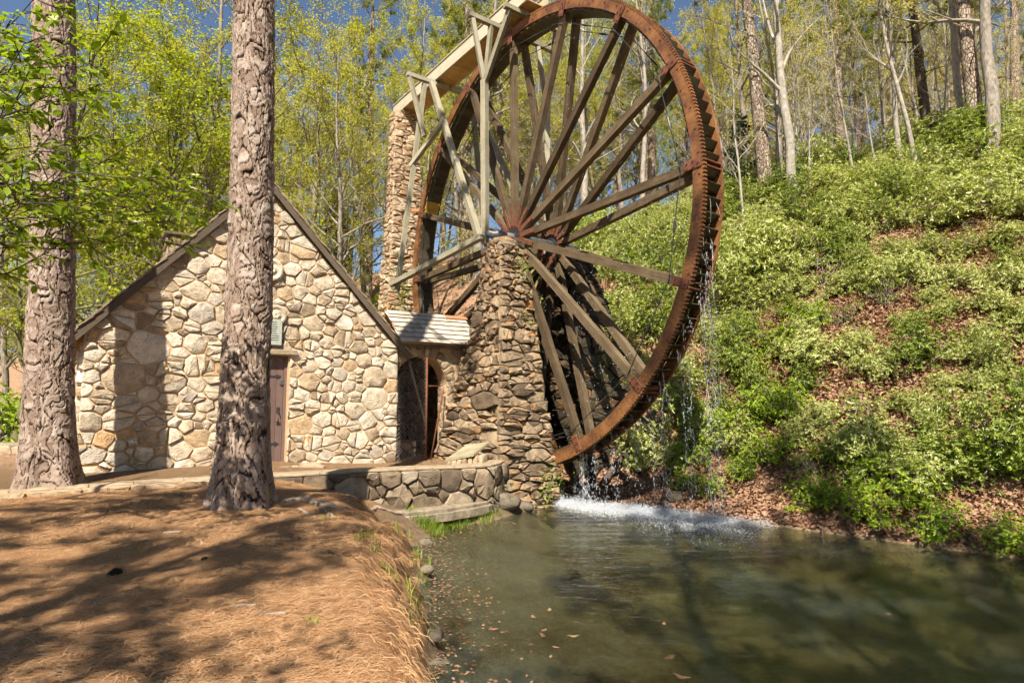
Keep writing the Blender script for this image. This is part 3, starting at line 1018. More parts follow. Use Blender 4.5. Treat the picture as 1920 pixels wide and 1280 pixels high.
for k in range(NB):
    a = k * db
    wpart('bucket', bucket_mesh, a)
    yl = 154.5 < math.degrees(a) < 158.5
    o = wpart('sole_board', soley if yl else sole_mesh, a + db / 2)
    if yl: o['label'] = 'new yellow board in the dark wheel lining'
# hub flanges, axle, bearings
def disc(m, y0, y1, r, k=32):
    V, F = tube_arr([(0, y0, 0), (0, y1, 0)], r, k, True)
    return m.add(V, F)
for y0, nm in ((-0.075, 'hub'), (1.35, 'hub')):
    m = MB()
    disc(m, y0 - 0.02, y0 + 0.16, 0.30)
    disc(m, y0 - 0.06, y0 - 0.015, 0.19, 24)
    hb = m.build(nm, M['iron'], wheel)
    wd = MB()
    for k in range(NSP):
        a = A0 + (k + 0.5) * dA
        for r0, r1, w in ((0.28, 0.50, 0.035),):
            ca_, sa_ = cos(a), sin(a)
            p = np.array((r0 * ca_, y0 + 0.02, r0 * sa_))
            q_ = np.array((r1 * ca_, y0 + 0.02, r1 * sa_))
            wd.beam(p, q_, w, 0.10, (0, 1, 0), 0.004)
    wd.build('hub_wedges', M['red_iron'], hb)
m = MB()
V, F = tube_arr([(0, -0.95, 0), (0, -0.75, 0), (0, -0.74, 0), (0, 2.1, 0), (0, 2.11, 0), (0, 2.3, 0)], [0.11, 0.11, 0.15, 0.15, 0.11, 0.11], 24, True)
m.add(V, F)
m.build('axle', M['steel_grey'], wheel, True)
for n0 in (-0.55, 1.95):
    b = thing('axle_bearing', 'dark iron bearing block holding the wheel axle on the near pier' if n0 < 0 else 'iron bearing block under the far end of the wheel axle', 'bearing', tuple(mill(0, n0, 4.25)), -PH)
    m = MB().box((-0.32, -0.16, 0), (0.32, 0.16, 0.07), 0.012)
    m.build('bed_plate', M['steel_grey'], b)
    m = MB().box((-0.20, -0.13, 0.072), (0.20, 0.13, 0.30), 0.05)
    m.build('housing', M['steel_grey'], b)

# ------------------------------------------------------------------ flume and its trestle
FZ = 11.01
fl = thing('flume', 'pale timber flume carrying water to the top of the wheel', 'flume', tuple(mill(-3.4, 0.1, FZ)), -PH)
fu0, fu1, fn0, fn1 = -7.75, 0.95, -0.28, 0.46
nb = 44
for i in range(nb):
    w = (fu1 - fu0) / nb
    m = MB().box((-w / 2 + 0.004, fn0 - 0.1 + 0.03, 0.0), (w / 2 - 0.004, fn1 - 0.1 - 0.03, 0.035), 0.003)
    m.build('floor_board', M['flume_board'], fl, loc=(fu0 + (i + 0.5) * w + 3.4, 0, random.Random(i).uniform(-0.004, 0.004)))
for side, nn in ((0, fn0), (1, fn1)):
    L = fu1 - fu0
    for k in range(3):
        a, b = fu0 + L * k / 3 + 3.4, fu0 + L * (k + 1) / 3 + 3.4
        m = MB().box((a + 0.003, nn - 0.1 - 0.03, -0.03 + (k % 2) * 0.004), (b - 0.003, nn - 0.1 + 0.025, 0.40 + (k % 2) * 0.004), 0.006)
        m.build('side_board', M['flume_side'], fl)
    m = MB().box((fu0 + 3.4, nn - 0.1 - 0.06, 0.406), (fu1 + 3.4, nn - 0.1 + 0.06, 0.45), 0.006)
    m.build('cap_rail', M['flume_side'], fl)

ZB = FZ - 0.115
def trestle(sgn, label):
    """sgn=+1 near side, -1 far side (mirrored about the wheel's middle)"""
    def nn(n): return n if sgn > 0 else RIM_W - n
    base = (-0.35, nn(-0.80), 4.24)
    t = thing('trestle', label, 'timber frame', tuple(mill(*base)), -PH)
    B = np.array(base)
    def bm(name, p, q_, w=0.14, h=0.14, up=(0, 0, 1)):
        p = np.array((p[0], nn(p[1]), p[2])) - B
        q_ = np.array((q_[0], nn(q_[1]), q_[2])) - B
        d = q_ - p
        L = float(np.linalg.norm(d))
        m = MB().box((-w / 2, -h / 2, 0), (w / 2, h / 2, L), 0.008)
        o = m.build(name, M['trestle_wood'], t, loc=tuple(p))
        o.rotation_mode = 'QUATERNION'
        o.rotation_quaternion = Vector(d).to_track_quat('Z', 'X')
        return o
    top = ZB - 0.075
    bm('post', (-0.35, -0.80, 4.24), (-0.33, -0.86, 9.02), 0.17, 0.17)
    bm('strut', (-0.34, -0.865, 8.98), (-0.42, -1.22, top), 0.12, 0.12)
    bm('strut', (-0.33, -0.83, 8.98), (-0.42, -0.58, top), 0.12, 0.12)
    bm('strut', (-0.29, -0.86, 8.98), (0.48, -0.56, top), 0.13, 0.13)
    bm('crossbeam', (-0.42, -1.34, ZB), (-0.42, 0.24, ZB), 0.13, 0.15)
    bm('crossbeam', (0.50, -0.74, ZB), (0.50, 0.24, ZB), 0.13, 0.15)
    bm('crossbeam', (-4.38, -1.36, ZB), (-4.38, 0.24, ZB), 0.13, 0.15)
    bm('strut', (-4.30, -0.46, top), (-0.52, -0.88, 4.42), 0.17, 0.17)
    bm('post', (-4.42, -0.66, top), (-4.42, -1.58, 3.35), 0.14, 0.14)
    bm('strut', (-4.38, -1.26, top), (-3.75, -0.98, 8.55), 0.13, 0.13)
    bm('tie_beam', (-3.15, -0.62, 8.92), (-4.52, -1.10, 7.75), 0.13, 0.15)
    bm('tie_beam', (-0.25, -0.98, 4.40), (-4.60, -1.70, 3.62), 0.15, 0.18)
    return t
trestle(1, 'weathered grey timber trestle propping the flume on the near side of the wheel')
trestle(-1, 'weathered timber trestle propping the flume behind the wheel spokes')

# ------------------------------------------------------------------ mill house
HU = -1.12                              # gable plane
HN0, HN1, HNM = -9.80, -3.07, -6.50     # left edge, right edge, ridge line
HZ0, HZE, HZR = -1.78, 1.24, 4.92
HD = 7.5
house = thing('mill_house', 'small mill house of pale rubble stone with steep shingled gable', 'building', tuple(mill(HU - HD / 2, HNM, HZ0)), -PH)
HB = np.array([HU - HD / 2, HNM, HZ0])
def hl(u, n, z): return np.array([u, n, z]) - HB
DN0, DN1, DZ1 = -6.95, -5.86, 0.93      # door opening
e = 0.0
V = [hl(HU, HN0, HZ0), hl(HU, DN0, HZ0), hl(HU, DN0, DZ1), hl(HU, DN1, DZ1), hl(HU, DN1, HZ0), hl(HU, HN1, HZ0), hl(HU, HN1, HZE), hl(HU, HNM, HZR), hl(HU, HN0, HZE)]
V2 = [v - np.array([0.45, 0, 0]) for v in V]
n = len(V)
F = [tuple(range(n))[::-1], tuple(range(n, 2 * n))]
for i in range(n):
    j = (i + 1) % n
    F.append((i, j, n + j, n + i))
gw = link('gable_wall', mesh_from('gable_wall', [tuple(v) for v in V + V2], F), M['mortar'], house)
poly = [(HN0 - 0.03, HZ0), (HN1 + 0.03, HZ0), (HN1 + 0.03, HZE), (HNM, HZR - 0.03), (HN0 - 0.03, HZE)]
cells = rubble(poly, {0.29: 0.06, 0.205: 0.28, 0.15: 0.36, 0.105: 0.34, 0.07: 0.30}, 1.2, 20, holes=((DN0 - 0.02, DN1 + 0.02, HZ0 - 1, DZ1 + 0.02),), pack=0.80, split=0.38)
lay(gw, cells, lambda a, z_, d: hl(HU + d, a, z_), M['gable_stone'], 0.016, (0.015, 0.075), 21, 0.10, True, 0.2)
# carved round stones over the door
for nn_, zz_, rr_ in ((-6.33, 2.93, 0.27), (-6.20, 1.86, 0.25)):
    m = MB()
    prof = ((rr_, -0.04), (rr_, 0.10), (rr_ * 0.93, 0.125), (rr_ * 0.72, 0.125), (rr_ * 0.66, 0.105), (rr_ * 0.40, 0.105), (rr_ * 0.34, 0.13), (rr_ * 0.12, 0.13), (0.001, 0.11))
    k = 22
    V, F = [], []
    for r_, d_ in prof:
        for i in range(k):
            a = 2 * pi * i / k
            V.append((d_, r_ * cos(a), r_ * sin(a)))
    for i in range(len(prof) - 1):
        for j in range(k):
            j2 = (j + 1) % k
            F.append((i * k + j, i * k + j2, i * k + k + j2, i * k + k + j))
    m.add(V, F)
    o = m.build('carved_stone', M['gable_stone'], gw, True, loc=tuple(hl(HU, nn_, zz_)))
    o['label'] = 'round carved stone set in the gable'
# side and back walls
def wall_box(name, a, b, mat, par):
    m = MB().box(tuple(np.array(a) - HB), tuple(np.array(b) - HB))
    return m.build(name, mat, par)
lw = wall_box('side_wall', (HU - HD, HN0, HZ0), (HU - 0.455, HN0 + 0.4, HZE), M['mortar'], house)
rw = wall_box('side_wall', (HU - HD, HN1 - 0.4, HZ0), (HU - 0.455, HN1, HZE), M['mortar'], house)
cells = rubble([(-HD, HZ0), (-0.02, HZ0), (-0.02, HZE), (-HD, HZE)], {0.27: 0.35, 0.2: 0.4, 0.14: 0.4}, 1.3, 31)
lay(lw, cells, lambda a, z_, d: hl(HU + a, HN0 - d, z_), M['gable_stone'], 0.024, (0.05, 0.10), 33)
cells = rubble([(0.02, HZ0), (1.6, HZ0), (1.6, HZE), (0.02, HZE)], {0.25: 0.35, 0.18: 0.4, 0.12: 0.4}, 1.3, 35)
lay(rw, cells, lambda a, z_, d: hl(HU - a, HN1 + d, z_), M['gable_stone'], 0.022, (0.04, 0.07), 36)
bw = wall_box('back_wall', (HU - HD - 0.4, HN0, HZ0), (HU - HD, HN1, HZE), M['mortar'], house)
# roof: two slopes of shingle courses with dark barge boards and a boarded soffit
def slope_frame(sgn):
    """point on slope: s from eave to ridge; returns origin, along-slope dir, normal in (n,z)"""
    ne = HN0 if sgn < 0 else HN1
    d = np.array([HNM - ne, HZR - HZE])
    L = np.linalg.norm(d)
    d = d / L
    nr = np.array([-d[1], d[0]]) if d[0] > 0 else np.array([d[1], -d[0]])
    return np.array([ne, HZE]), d, nr, L
roof = MB()
for sgn in (-1, 1):
    o_, d_, n_, L = slope_frame(sgn)
    a = o_ - d_ * 0.36 + n_ * 0.06
    b = o_ + d_ * (L + 0.02) + n_ * 0.06
    up = n_ * 0.05
    V = []
    for uu in (HU + 0.10, HU - HD - 0.6):
        for p in (a, b, b + up, a + up):
            V.append(hl(uu, p[0], p[1]))
    F = [(0, 1, 2, 3), (7, 6, 5, 4), (0, 4, 5, 1), (1, 5, 6, 2), (2, 6, 7, 3), (3, 7, 4, 0)]
    roof.add(V, F)
rf = roof.build('roof', M['soffit'], house)
rnd = random.Random(77)
for sgn in (-1, 1):
    o_, d_, n_, L = slope_frame(sgn)
    s, row = -0.42, 0
    while s < L + 0.02:
        ln = 0.34
        uu = HU + rnd.uniform(0.13, 0.19)
        first = True
        while uu > HU - 0.75:
            w = rnd.uniform(0.13, 0.26)
            th = rnd.uniform(0.016, 0.026)
            p0 = o_ + d_ * (s + rnd.uniform(-0.02, 0.02)) + n_ * 0.165
            p1 = o_ + d_ * (s + ln) + n_ * 0.122
            V = []
            for u_ in (uu, uu - w + 0.006):
                for p in (p0, p1, p1 + n_ * th * 0.5, p0 + n_ * th):
                    V.append(hl(u_, p[0], p[1]))
            V = np.array(V)
            c = V.mean(0)
            link('shingle', mesh_from('shingle', V - c, [(0, 1, 2, 3), (7, 6, 5, 4), (0, 4, 5, 1), (1, 5, 6, 2), (2, 6, 7, 3), (3, 7, 4, 0)]), M['roof_shingle'], rf, c)
            uu -= w
        # the rest of the course further back is one long strip
        V = []
        for u_ in (uu, HU - HD - 0.7):
            for p in (p0, p1, p1 + n_ * 0.01, p0 + n_ * 0.02):
                V.append(hl(u_, p[0], p[1]))
        V = np.array(V)
        c = V.mean(0)
        link('shingle_course', mesh_from('shingle_course', V - c, [(0, 1, 2, 3), (7, 6, 5, 4), (0, 4, 5, 1), (1, 5, 6, 2), (2, 6, 7, 3), (3, 7, 4, 0)]), M['roof_shingle'], rf, c)
        s += 0.20
        row += 1
    # barge board under the shingles
    m = MB()
    a = o_ - d_ * 0.40
    b = o_ + d_ * (L + 0.02)
    V = []
    for u_ in (HU + 0.155, HU + 0.105):
        for p in (a - n_ * 0.01, b - n_ * 0.01, b + n_ * 0.118, a + n_ * 0.118):
            V.append(hl(u_, p[0], p[1]))
    m.add(V, [(3, 2, 1, 0), (4, 5, 6, 7), (1, 5, 4, 0), (2, 6, 5, 1), (3, 7, 6, 2), (0, 4, 7, 3)])
    m.build('barge_board', M['barge'], house)
# exposed rafters under the left eave
for k in range(7):
    o_, d_, n_, L = slope_frame(-1)
    a = o_ - d_ * 0.34 + n_ * 0.0
    b = o_ + d_ * 0.25 + n_ * 0.0
    uu = HU - 0.25 - k * 0.75
    m = MB().beam(hl(uu, *a), hl(uu, *b), 0.09, 0.12)
    m.build('rafter', M['soffit'], house)
# chimney
cb = (HU - 4.0, -7.75)
m = MB().box(hl(cb[0] - 0.4, cb[1] - 0.35, 1.9), hl(cb[0] + 0.4, cb[1] + 0.35, 4.30), 0.03)
ch = m.build('chimney', M['dark_mortar'], house)
for sd in range(2):
    cells = rubble([(-0.4, 2.6), (0.4, 2.6), (0.4, 4.30), (-0.4, 4.30)], {0.18: 0.4, 0.12: 0.5}, 1.4, 60 + sd)
    if sd == 0: lay(ch, cells, lambda a, z_, d: hl(cb[0] + 0.4 + d, cb[1] + a * 0.87, z_), M['wall_stone'], 0.02, (0.03, 0.06), 61)
    else: lay(ch, cells, lambda a, z_, d: hl(cb[0] - a, cb[1] - 0.35 - d, z_), M['wall_stone'], 0.02, (0.03, 0.06), 62)
m = MB().box(hl(cb[0] - 0.5, cb[1] - 0.45, 4.302), hl(cb[0] + 0.5, cb[1] + 0.45, 4.38), 0.02)
m.build('chimney_cap', M['dark_mortar'], house)
# door
dr = thing('door', 'brown plank door with iron handle in the mill gable', 'door', tuple(mill(HU - 0.16, (DN0 + DN1) / 2, -1.58)), -PH)
dw = DN1 - DN0
npl = 6
for i in range(npl):
    w = (dw - 0.14) / npl
    m = MB().box((0, -w / 2 + 0.003, 0.02), (0.05, w / 2 - 0.003, 2.40), 0.006)
    m.build('plank', M['door_wood'], dr, loc=(0, -dw / 2 + 0.07 + w * (i + 0.5), 0))
m = MB()
m.box((-0.02, -dw / 2, 0), (0.075, -dw / 2 + 0.066, 2.50), 0.005)
m.build('frame', M['door_wood'], dr)
m = MB().box((-0.02, dw / 2 - 0.066, 0), (0.075, dw / 2, 2.50), 0.005)
m.build('frame', M['door_wood'], dr)
m = MB().box((-0.02, -dw / 2 + 0.068, 2.42), (0.075, dw / 2 - 0.068, 2.50), 0.005)
m.build('frame', M['door_wood'], dr)
m = MB()
m.tube([(0.055, dw / 2 - 0.17, 1.22), (0.105, dw / 2 - 0.17, 1.18), (0.115, dw / 2 - 0.17, 1.08), (0.105, dw / 2 - 0.17, 0.98), (0.055, dw / 2 - 0.17, 0.94)], 0.014, 7)
m.box((0.05, dw / 2 - 0.205, 1.16), (0.062, dw / 2 - 0.135, 1.30), 0.004)
m.box((0.05, dw / 2 - 0.20, 0.88), (0.062, dw / 2 - 0.14, 0.97), 0.004)
m.build('handle', M['iron'], dr)
m = MB().box((0.05, dw / 2 - 0.15, 1.82), (0.08, dw / 2 - 0.06, 1.94), 0.006)
m.build('lock', M['steel_grey'], dr)
for zh in (0.45, 2.02):
    m = MB()
    V = [(0.052, -dw / 2 + 0.07, zh - 0.025), (0.052, 0.28, zh - 0.02), (0.052, 0.33, zh - 0.05), (0.052, 0.42, zh), (0.052, 0.33, zh + 0.05), (0.052, 0.28, zh + 0.02), (0.052, -dw / 2 + 0.07, zh + 0.025)]
    V2 = [(v[0] + 0.01, v[1], v[2]) for v in V]
    m.add(V + V2, [tuple(range(6, -1, -1)), tuple(range(7, 14))] + [(i, (i + 1) % 7, 7 + (i + 1) % 7, 7 + i) for i in range(7)])
    m.build('hinge', M['iron'], dr)
# lintel, plaque and doorstep
m = MB().box((-0.3, -0.75, 0), (0.10, 0.72, 0.14), 0.02)
m.build('lintel', M['coping'], house, loc=tuple(hl(HU, -6.40, DZ1 + 0.005)))
pq = thing('plaque', 'small pale printed plaque fixed above the mill door', 'plaque', tuple(mill(HU + 0.12, -6.27, 1.16)), -PH)
MB().box((0, -0.2, 0), (0.025, 0.2, 0.60), 0.005).build('board', M['plaque'], pq)
rnd = random.Random(4)
for i in range(9):
    MB().box((0.0255, -0.15, 0.52 - i * 0.052), (0.027, -0.15 + rnd.uniform(0.22, 0.30), 0.538 - i * 0.052)).build('print_line', M['print'], pq)
ds = thing('doorstep', 'worn flat stone doorstep below the brown door', 'step', tuple(mill(HU + 0.45, -6.2, -1.76)), -PH)
cells = rubble([(-0.42, -1.05), (0.42, -1.05), (0.42, 1.05), (-0.42, 1.05)], {0.32: 0.9, 0.2: 0.4}, 1.0, 71)
lay(ds, cells, lambda a, b_, d: np.array((a, b_, 0.12 + d)), M['kerb_stone'], 0.012, (0.05, 0.065), 72, 0.15, True, 1.0, 'slab', 0.3)

# ------------------------------------------------------------------ covered archway between house and pier
AU = HU - 0.10
AN0, AN1 = HN1 + 0.075, -0.95
ag = thing('covered_archway', 'stone archway under a little shingled roof between house and pier', 'archway', tuple(mill(AU, -2.1, -1.78)), -PH)
AB = np.array([AU, -2.1, -1.78])
def al(u, n, z): return np.array([u, n, z]) - AB
ac, ar, asp = -2.30, 0.78, 0.28          # arch centre, radius, spring height
m = MB()
pts = [(AN0, asp)]
pts = [(ac - ar, -1.78)] + [(ac + ar * cos(a), asp + ar * sin(a)) for a in np.linspace(pi, 0, 17)] + [(ac + ar, -1.78)]
topz = 1.42
V, F = [], []
outer = [(AN0, -1.78)] + [(max(AN0, min(AN1, ac + 2.2 * cos(a))), topz if 0.28 < a < pi - 0.28 else asp) for a in np.linspace(pi, 0, 17)] + [(AN1, -1.78)]
for (a, b) in zip(pts, outer):
    for du in (0.0, -0.45):
        V.append(al(AU + du, a[0], a[1]))
        V.append(al(AU + du, b[0], b[1]))
k = len(pts)
for i in range(k - 1):
    j = i + 1
    F += [(i * 4, i * 4 + 1, j * 4 + 1, j * 4), (i * 4 + 2, j * 4 + 2, j * 4 + 3, i * 4 + 3), (i * 4, j * 4, j * 4 + 2, i * 4 + 2), (i * 4 + 1, i * 4 + 3, j * 4 + 3, j * 4 + 1)]
aw = link('arch_wall', mesh_from('arch_wall', V, F), M['mortar'], ag)
# voussoirs
rnd = random.Random(15)
ang = pi * 1.02
cells = []
while ang > -0.02:
    da = rnd.uniform(0.16, 0.27)
    r1 = ar + rnd.uniform(0.30, 0.42)
    c = []
    for aa, rr in ((ang - da, ar + 0.005), (ang, ar + 0.005), (ang, r1), (ang - da, r1)):
        c.append((ac + rr * cos(aa), min(asp + rr * sin(aa), topz - 0.01)))
    c = clip_poly(c, -1, 0, -AN0)
    if len(c) >= 3 and abs(area(c)) > 0.004: cells.append(c)
    ang -= da
lay(aw, cells, lambda a, z_, d: al(AU + d, a, z_), M['kerb_stone'], 0.012, (0.03, 0.07), 16, 0.12, True, 0.8, 'voussoir')
cells = rubble([(ac + ar + 0.01, -1.78), (AN1, -1.78), (AN1, asp - 0.02), (ac + ar + 0.01, asp - 0.02)], {0.2: 0.4, 0.14: 0.5, 0.1: 0.3}, 1.2, 17)
lay(aw, cells, lambda a, z_, d: al(AU + d, a, z_), M['kerb_stone'], 0.014, (0.03, 0.07), 18)
cells = [c for c in rubble([(AN0, asp), (AN1, asp), (AN1, topz), (AN0, topz)], {0.14: 0.5, 0.10: 0.5}, 1.3, 19)
         if min(math.hypot(p[0] - ac, p[1] - asp) for p in c) > ar + 0.36]
lay(aw, cells, lambda a, z_, d: al(AU + d, a, z_), M['kerb_stone'], 0.014, (0.02, 0.05), 22)
# reveal stones on the right jamb
cells = rubble([(0, -1.78), (0.45, -1.78), (0.45, asp), (0, asp)], {0.16: 0.6, 0.11: 0.4}, 1.2, 23)
lay(aw, cells, lambda a, z_, d: al(AU - a, ac + ar - d, z_), M['kerb_stone'], 0.014, (0.01, 0.03), 24)
# inner chamber, closed in to darken the arch: back wall of stone
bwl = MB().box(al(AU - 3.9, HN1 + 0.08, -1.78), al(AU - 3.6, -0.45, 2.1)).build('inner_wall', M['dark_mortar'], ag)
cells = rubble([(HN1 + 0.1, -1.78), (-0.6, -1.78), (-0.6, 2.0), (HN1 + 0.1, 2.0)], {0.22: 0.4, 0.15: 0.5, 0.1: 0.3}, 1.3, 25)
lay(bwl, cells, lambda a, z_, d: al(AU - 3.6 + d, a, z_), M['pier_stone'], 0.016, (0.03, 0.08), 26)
MB().box(al(AU - 3.7, HN1 + 0.08, 1.44), al(AU - 0.46, -0.55, 1.52)).build('shade_ceiling', M['barge'], ag)  # unseen slab added under the roof to keep sun out of the chamber
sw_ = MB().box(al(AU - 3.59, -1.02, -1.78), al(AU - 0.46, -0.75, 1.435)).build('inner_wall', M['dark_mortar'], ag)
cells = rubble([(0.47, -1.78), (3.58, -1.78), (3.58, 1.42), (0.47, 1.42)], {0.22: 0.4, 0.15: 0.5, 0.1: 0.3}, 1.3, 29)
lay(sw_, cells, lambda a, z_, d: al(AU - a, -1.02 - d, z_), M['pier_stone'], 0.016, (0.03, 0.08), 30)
# low stub of stonework just inside
st = MB().box(al(AU - 1.35, -2.75, -1.78), al(AU - 0.95, -1.95, -1.28)).build('inner_stub', M['dark_mortar'], ag)
cells = rubble([(-2.75, -1.78), (-1.95, -1.78), (-1.95, -1.28), (-2.75, -1.28)], {0.10: 0.6, 0.07: 0.4}, 1.3, 27)
lay(st, cells, lambda a, z_, d: al(AU - 0.95 + d, a, z_), M['kerb_stone'], 0.012, (0.02, 0.05), 28)
# roof of the archway
r_e = (-0.96, 1.42)       # eave (u, z)
r_r = (-1.98, 2.30)       # ridge
rn0, rn1 = -3.02, -0.55
sd = np.array([r_r[0] - r_e[0], r_r[1] - r_e[1]])
SL = np.linalg.norm(sd)
sd /= SL
sn = np.array([-sd[1], sd[0]]) * -1 if sd[0] > 0 else np.array([sd[1], -sd[0]])
m = MB()
for s_ in (1, -1):
    V = []
    for nn_ in (rn0, rn1):
        for ss, dd in ((-0.03, -0.03), (SL, -0.03), (SL, -0.003), (-0.03, -0.003)):
            u_ = r_e[0] + sd[0] * ss + sn[0] * dd
            z_ = r_e[1] + sd[1] * ss + sn[1] * dd
            if s_ < 0: u_ = 2 * r_r[0] - u_
            V.append(al(u_, nn_, z_))
    F = [(0, 1, 2, 3), (7, 6, 5, 4), (0, 4, 5, 1), (1, 5, 6, 2), (2, 6, 7, 3), (3, 7, 4, 0)]
    m.add(V, F)
ar_ = m.build('roof', M['soffit'], ag)
rnd = random.Random(55)
rows = 6
for r in range(rows):
    s0 = -0.05 + r * SL / rows
    nn_ = rn0 + rnd.uniform(-0.05, 0)
    while nn_ < rn1 + 0.02:
        w = rnd.uniform(0.11, 0.25)
        n_a, n_b = nn_ + 0.003, min(nn_ + w - 0.003, rn1 + 0.05)
        if n_b - n_a > 0.03:
            s_a = s0 + rnd.uniform(-0.012, 0.012)
            V = []
            lift = 0.040
            for q_ in (n_a, n_b):
                for ss, dd in ((s_a, lift), (s_a + SL / rows + 0.08, 0.006), (s_a + SL / rows + 0.08, 0.014), (s_a, lift + rnd.uniform(0.014, 0.022))):
                    V.append(al(r_e[0] + sd[0] * ss + sn[0] * dd, q_, r_e[1] + sd[1] * ss + sn[1] * dd))
            V = np.array(V)
            c = V.mean(0)
            link('shingle', mesh_from('shingle', V - c, [(0, 1, 2, 3), (7, 6, 5, 4), (0, 4, 5, 1), (1, 5, 6, 2), (2, 6, 7, 3), (3, 7, 4, 0)]), M['shingle'], ar_, c)
        nn_ += w
nn_ = rn0
k = 0
while nn_ < rn1 + 0.05:
    w = rnd.uniform(0.2, 0.3)
    last = nn_ > rn1 - 0.62
    m = MB()
    for s_ in (1, -1):
        V = []
        for q_ in (nn_ + 0.003, nn_ + w - 0.003):
            for ss, dd in ((SL - 0.13, 0.052), (SL + 0.005, 0.052), (SL + 0.015, 0.075), (SL - 0.13, 0.072)):
                u_ = r_e[0] + sd[0] * ss + sn[0] * dd
                if s_ < 0: u_ = 2 * r_r[0] - u_
                V.append(al(u_, q_, r_e[1] + sd[1] * ss + sn[1] * dd))
        m.add(V, [(0, 1, 2, 3), (7, 6, 5, 4), (0, 4, 5, 1), (1, 5, 6, 2), (2, 6, 7, 3), (3, 7, 4, 0)])
    o = m.build('ridge_cap', M['clay_ridge'] if last else M['shingle'], ar_)
    if last: o['label'] = 'orange-brown ridge board at the pier end'
    nn_ += w
# fascia under the eave
MB().box(al(-1.0, rn0, 1.30), al(-0.965, rn1 - 0.3, 1.40), 0.004).build('fascia', M['barge'], ag)

# ------------------------------------------------------------------ chain-link gate in the arch
GU = AU + 0.10
gt = thing('chain_link_gate', 'rusty chain-link gate closing the stone archway', 'gate', tuple(mill(GU, -2.3, -1.76)), -PH)
GB = np.array([GU, -2.3, -1.76])
def gl_(n, z, du=0.0): return np.array([GU + du, n, z]) - GB
def arch_top(n): return asp + sqrt(max(0.0, (ar - 0.03) ** 2 - (n - ac) ** 2)) if abs(n - ac) < ar - 0.03 else asp
MB().tube([gl_(-2.18, -1.76), gl_(-2.18, arch_top(-2.18))], 0.032, 8).build('post', M['gate_rust'], gt, True)
MB().tube([gl_(-2.05, -1.76, 0.03), gl_(-1.66, 0.15, 0.0)], 0.022, 8).build('brace', M['gate_rust'], gt, True)
MB().tube([gl_(-3.02, -0.78), gl_(-2.19, -0.78)], 0.018, 7).build('rail', M['gate_rust'], gt, True)
MB().tube([gl_(-3.02, -1.22), gl_(-2.19, -1.22)], 0.013, 7).build('rail', M['gate_rust'], gt, True)
MB().tube([gl_(-2.17, 0.25), gl_(-1.70, 0.25)], 0.012, 7).build('rail', M['gate_rust'], gt, True)
m = MB()
sp = 0.115
n_lo, n_hi = -3.03, -2.19
for s_ in (1, -1):
    for kk in range(-60, 60):
        c0 = kk * sp
        pts = []
        for n_ in np.linspace(n_lo, n_hi, 40):
            z_ = -1.74 + s_ * (n_ - n_lo) * 1.15 + c0
            if -1.75 < z_ < arch_top(n_): pts.append(gl_(n_, z_, 0.006 * s_))
        if len(pts) > 2: m.tube([pts[0], pts[-1]], 0.0042, 4)
tag(m.build('wire_mesh', M['wire'], gt), kind='stuff')
m = MB().box(gl_(-2.66, -0.83, 0.01), gl_(-2.58, -0.72, 0.04), 0.01)
m.build('padlock', M['iron'], gt)

# leaning timber seen through the arch
tb = thing('leaning_timber', 'old pale timber leaning inside the archway', 'timber', tuple(mill(AU - 0.9, -1.95, -1.76)), -PH)
MB().beam((0, -0.30, 2.75), (0.1, 0.22, 0.9), 0.16, 0.05).build('plank', M['trestle_wood'], tb)

# ------------------------------------------------------------------ terrace walls
def path_sampler(pts):
    P = np.array(pts, float)
    d = np.r_[0, np.cumsum(np.linalg.norm(np.diff(P[:, :2], axis=0), axis=1))]
    def f(s):
        p = np.array([np.interp(s, d, P[:, i]) for i in range(P.shape[1])])
        q = np.array([np.interp(min(s + 0.12, d[-1]), d, P[:, i]) for i in range(2)]) - np.array([np.interp(max(s - 0.12, 0), d, P[:, i]) for i in range(2)])
        q /= np.linalg.norm(q) + 1e-9
        return p, np.array([q[0], q[1], 0]), np.array([q[1], -q[0], 0])
    return f, d[-1]

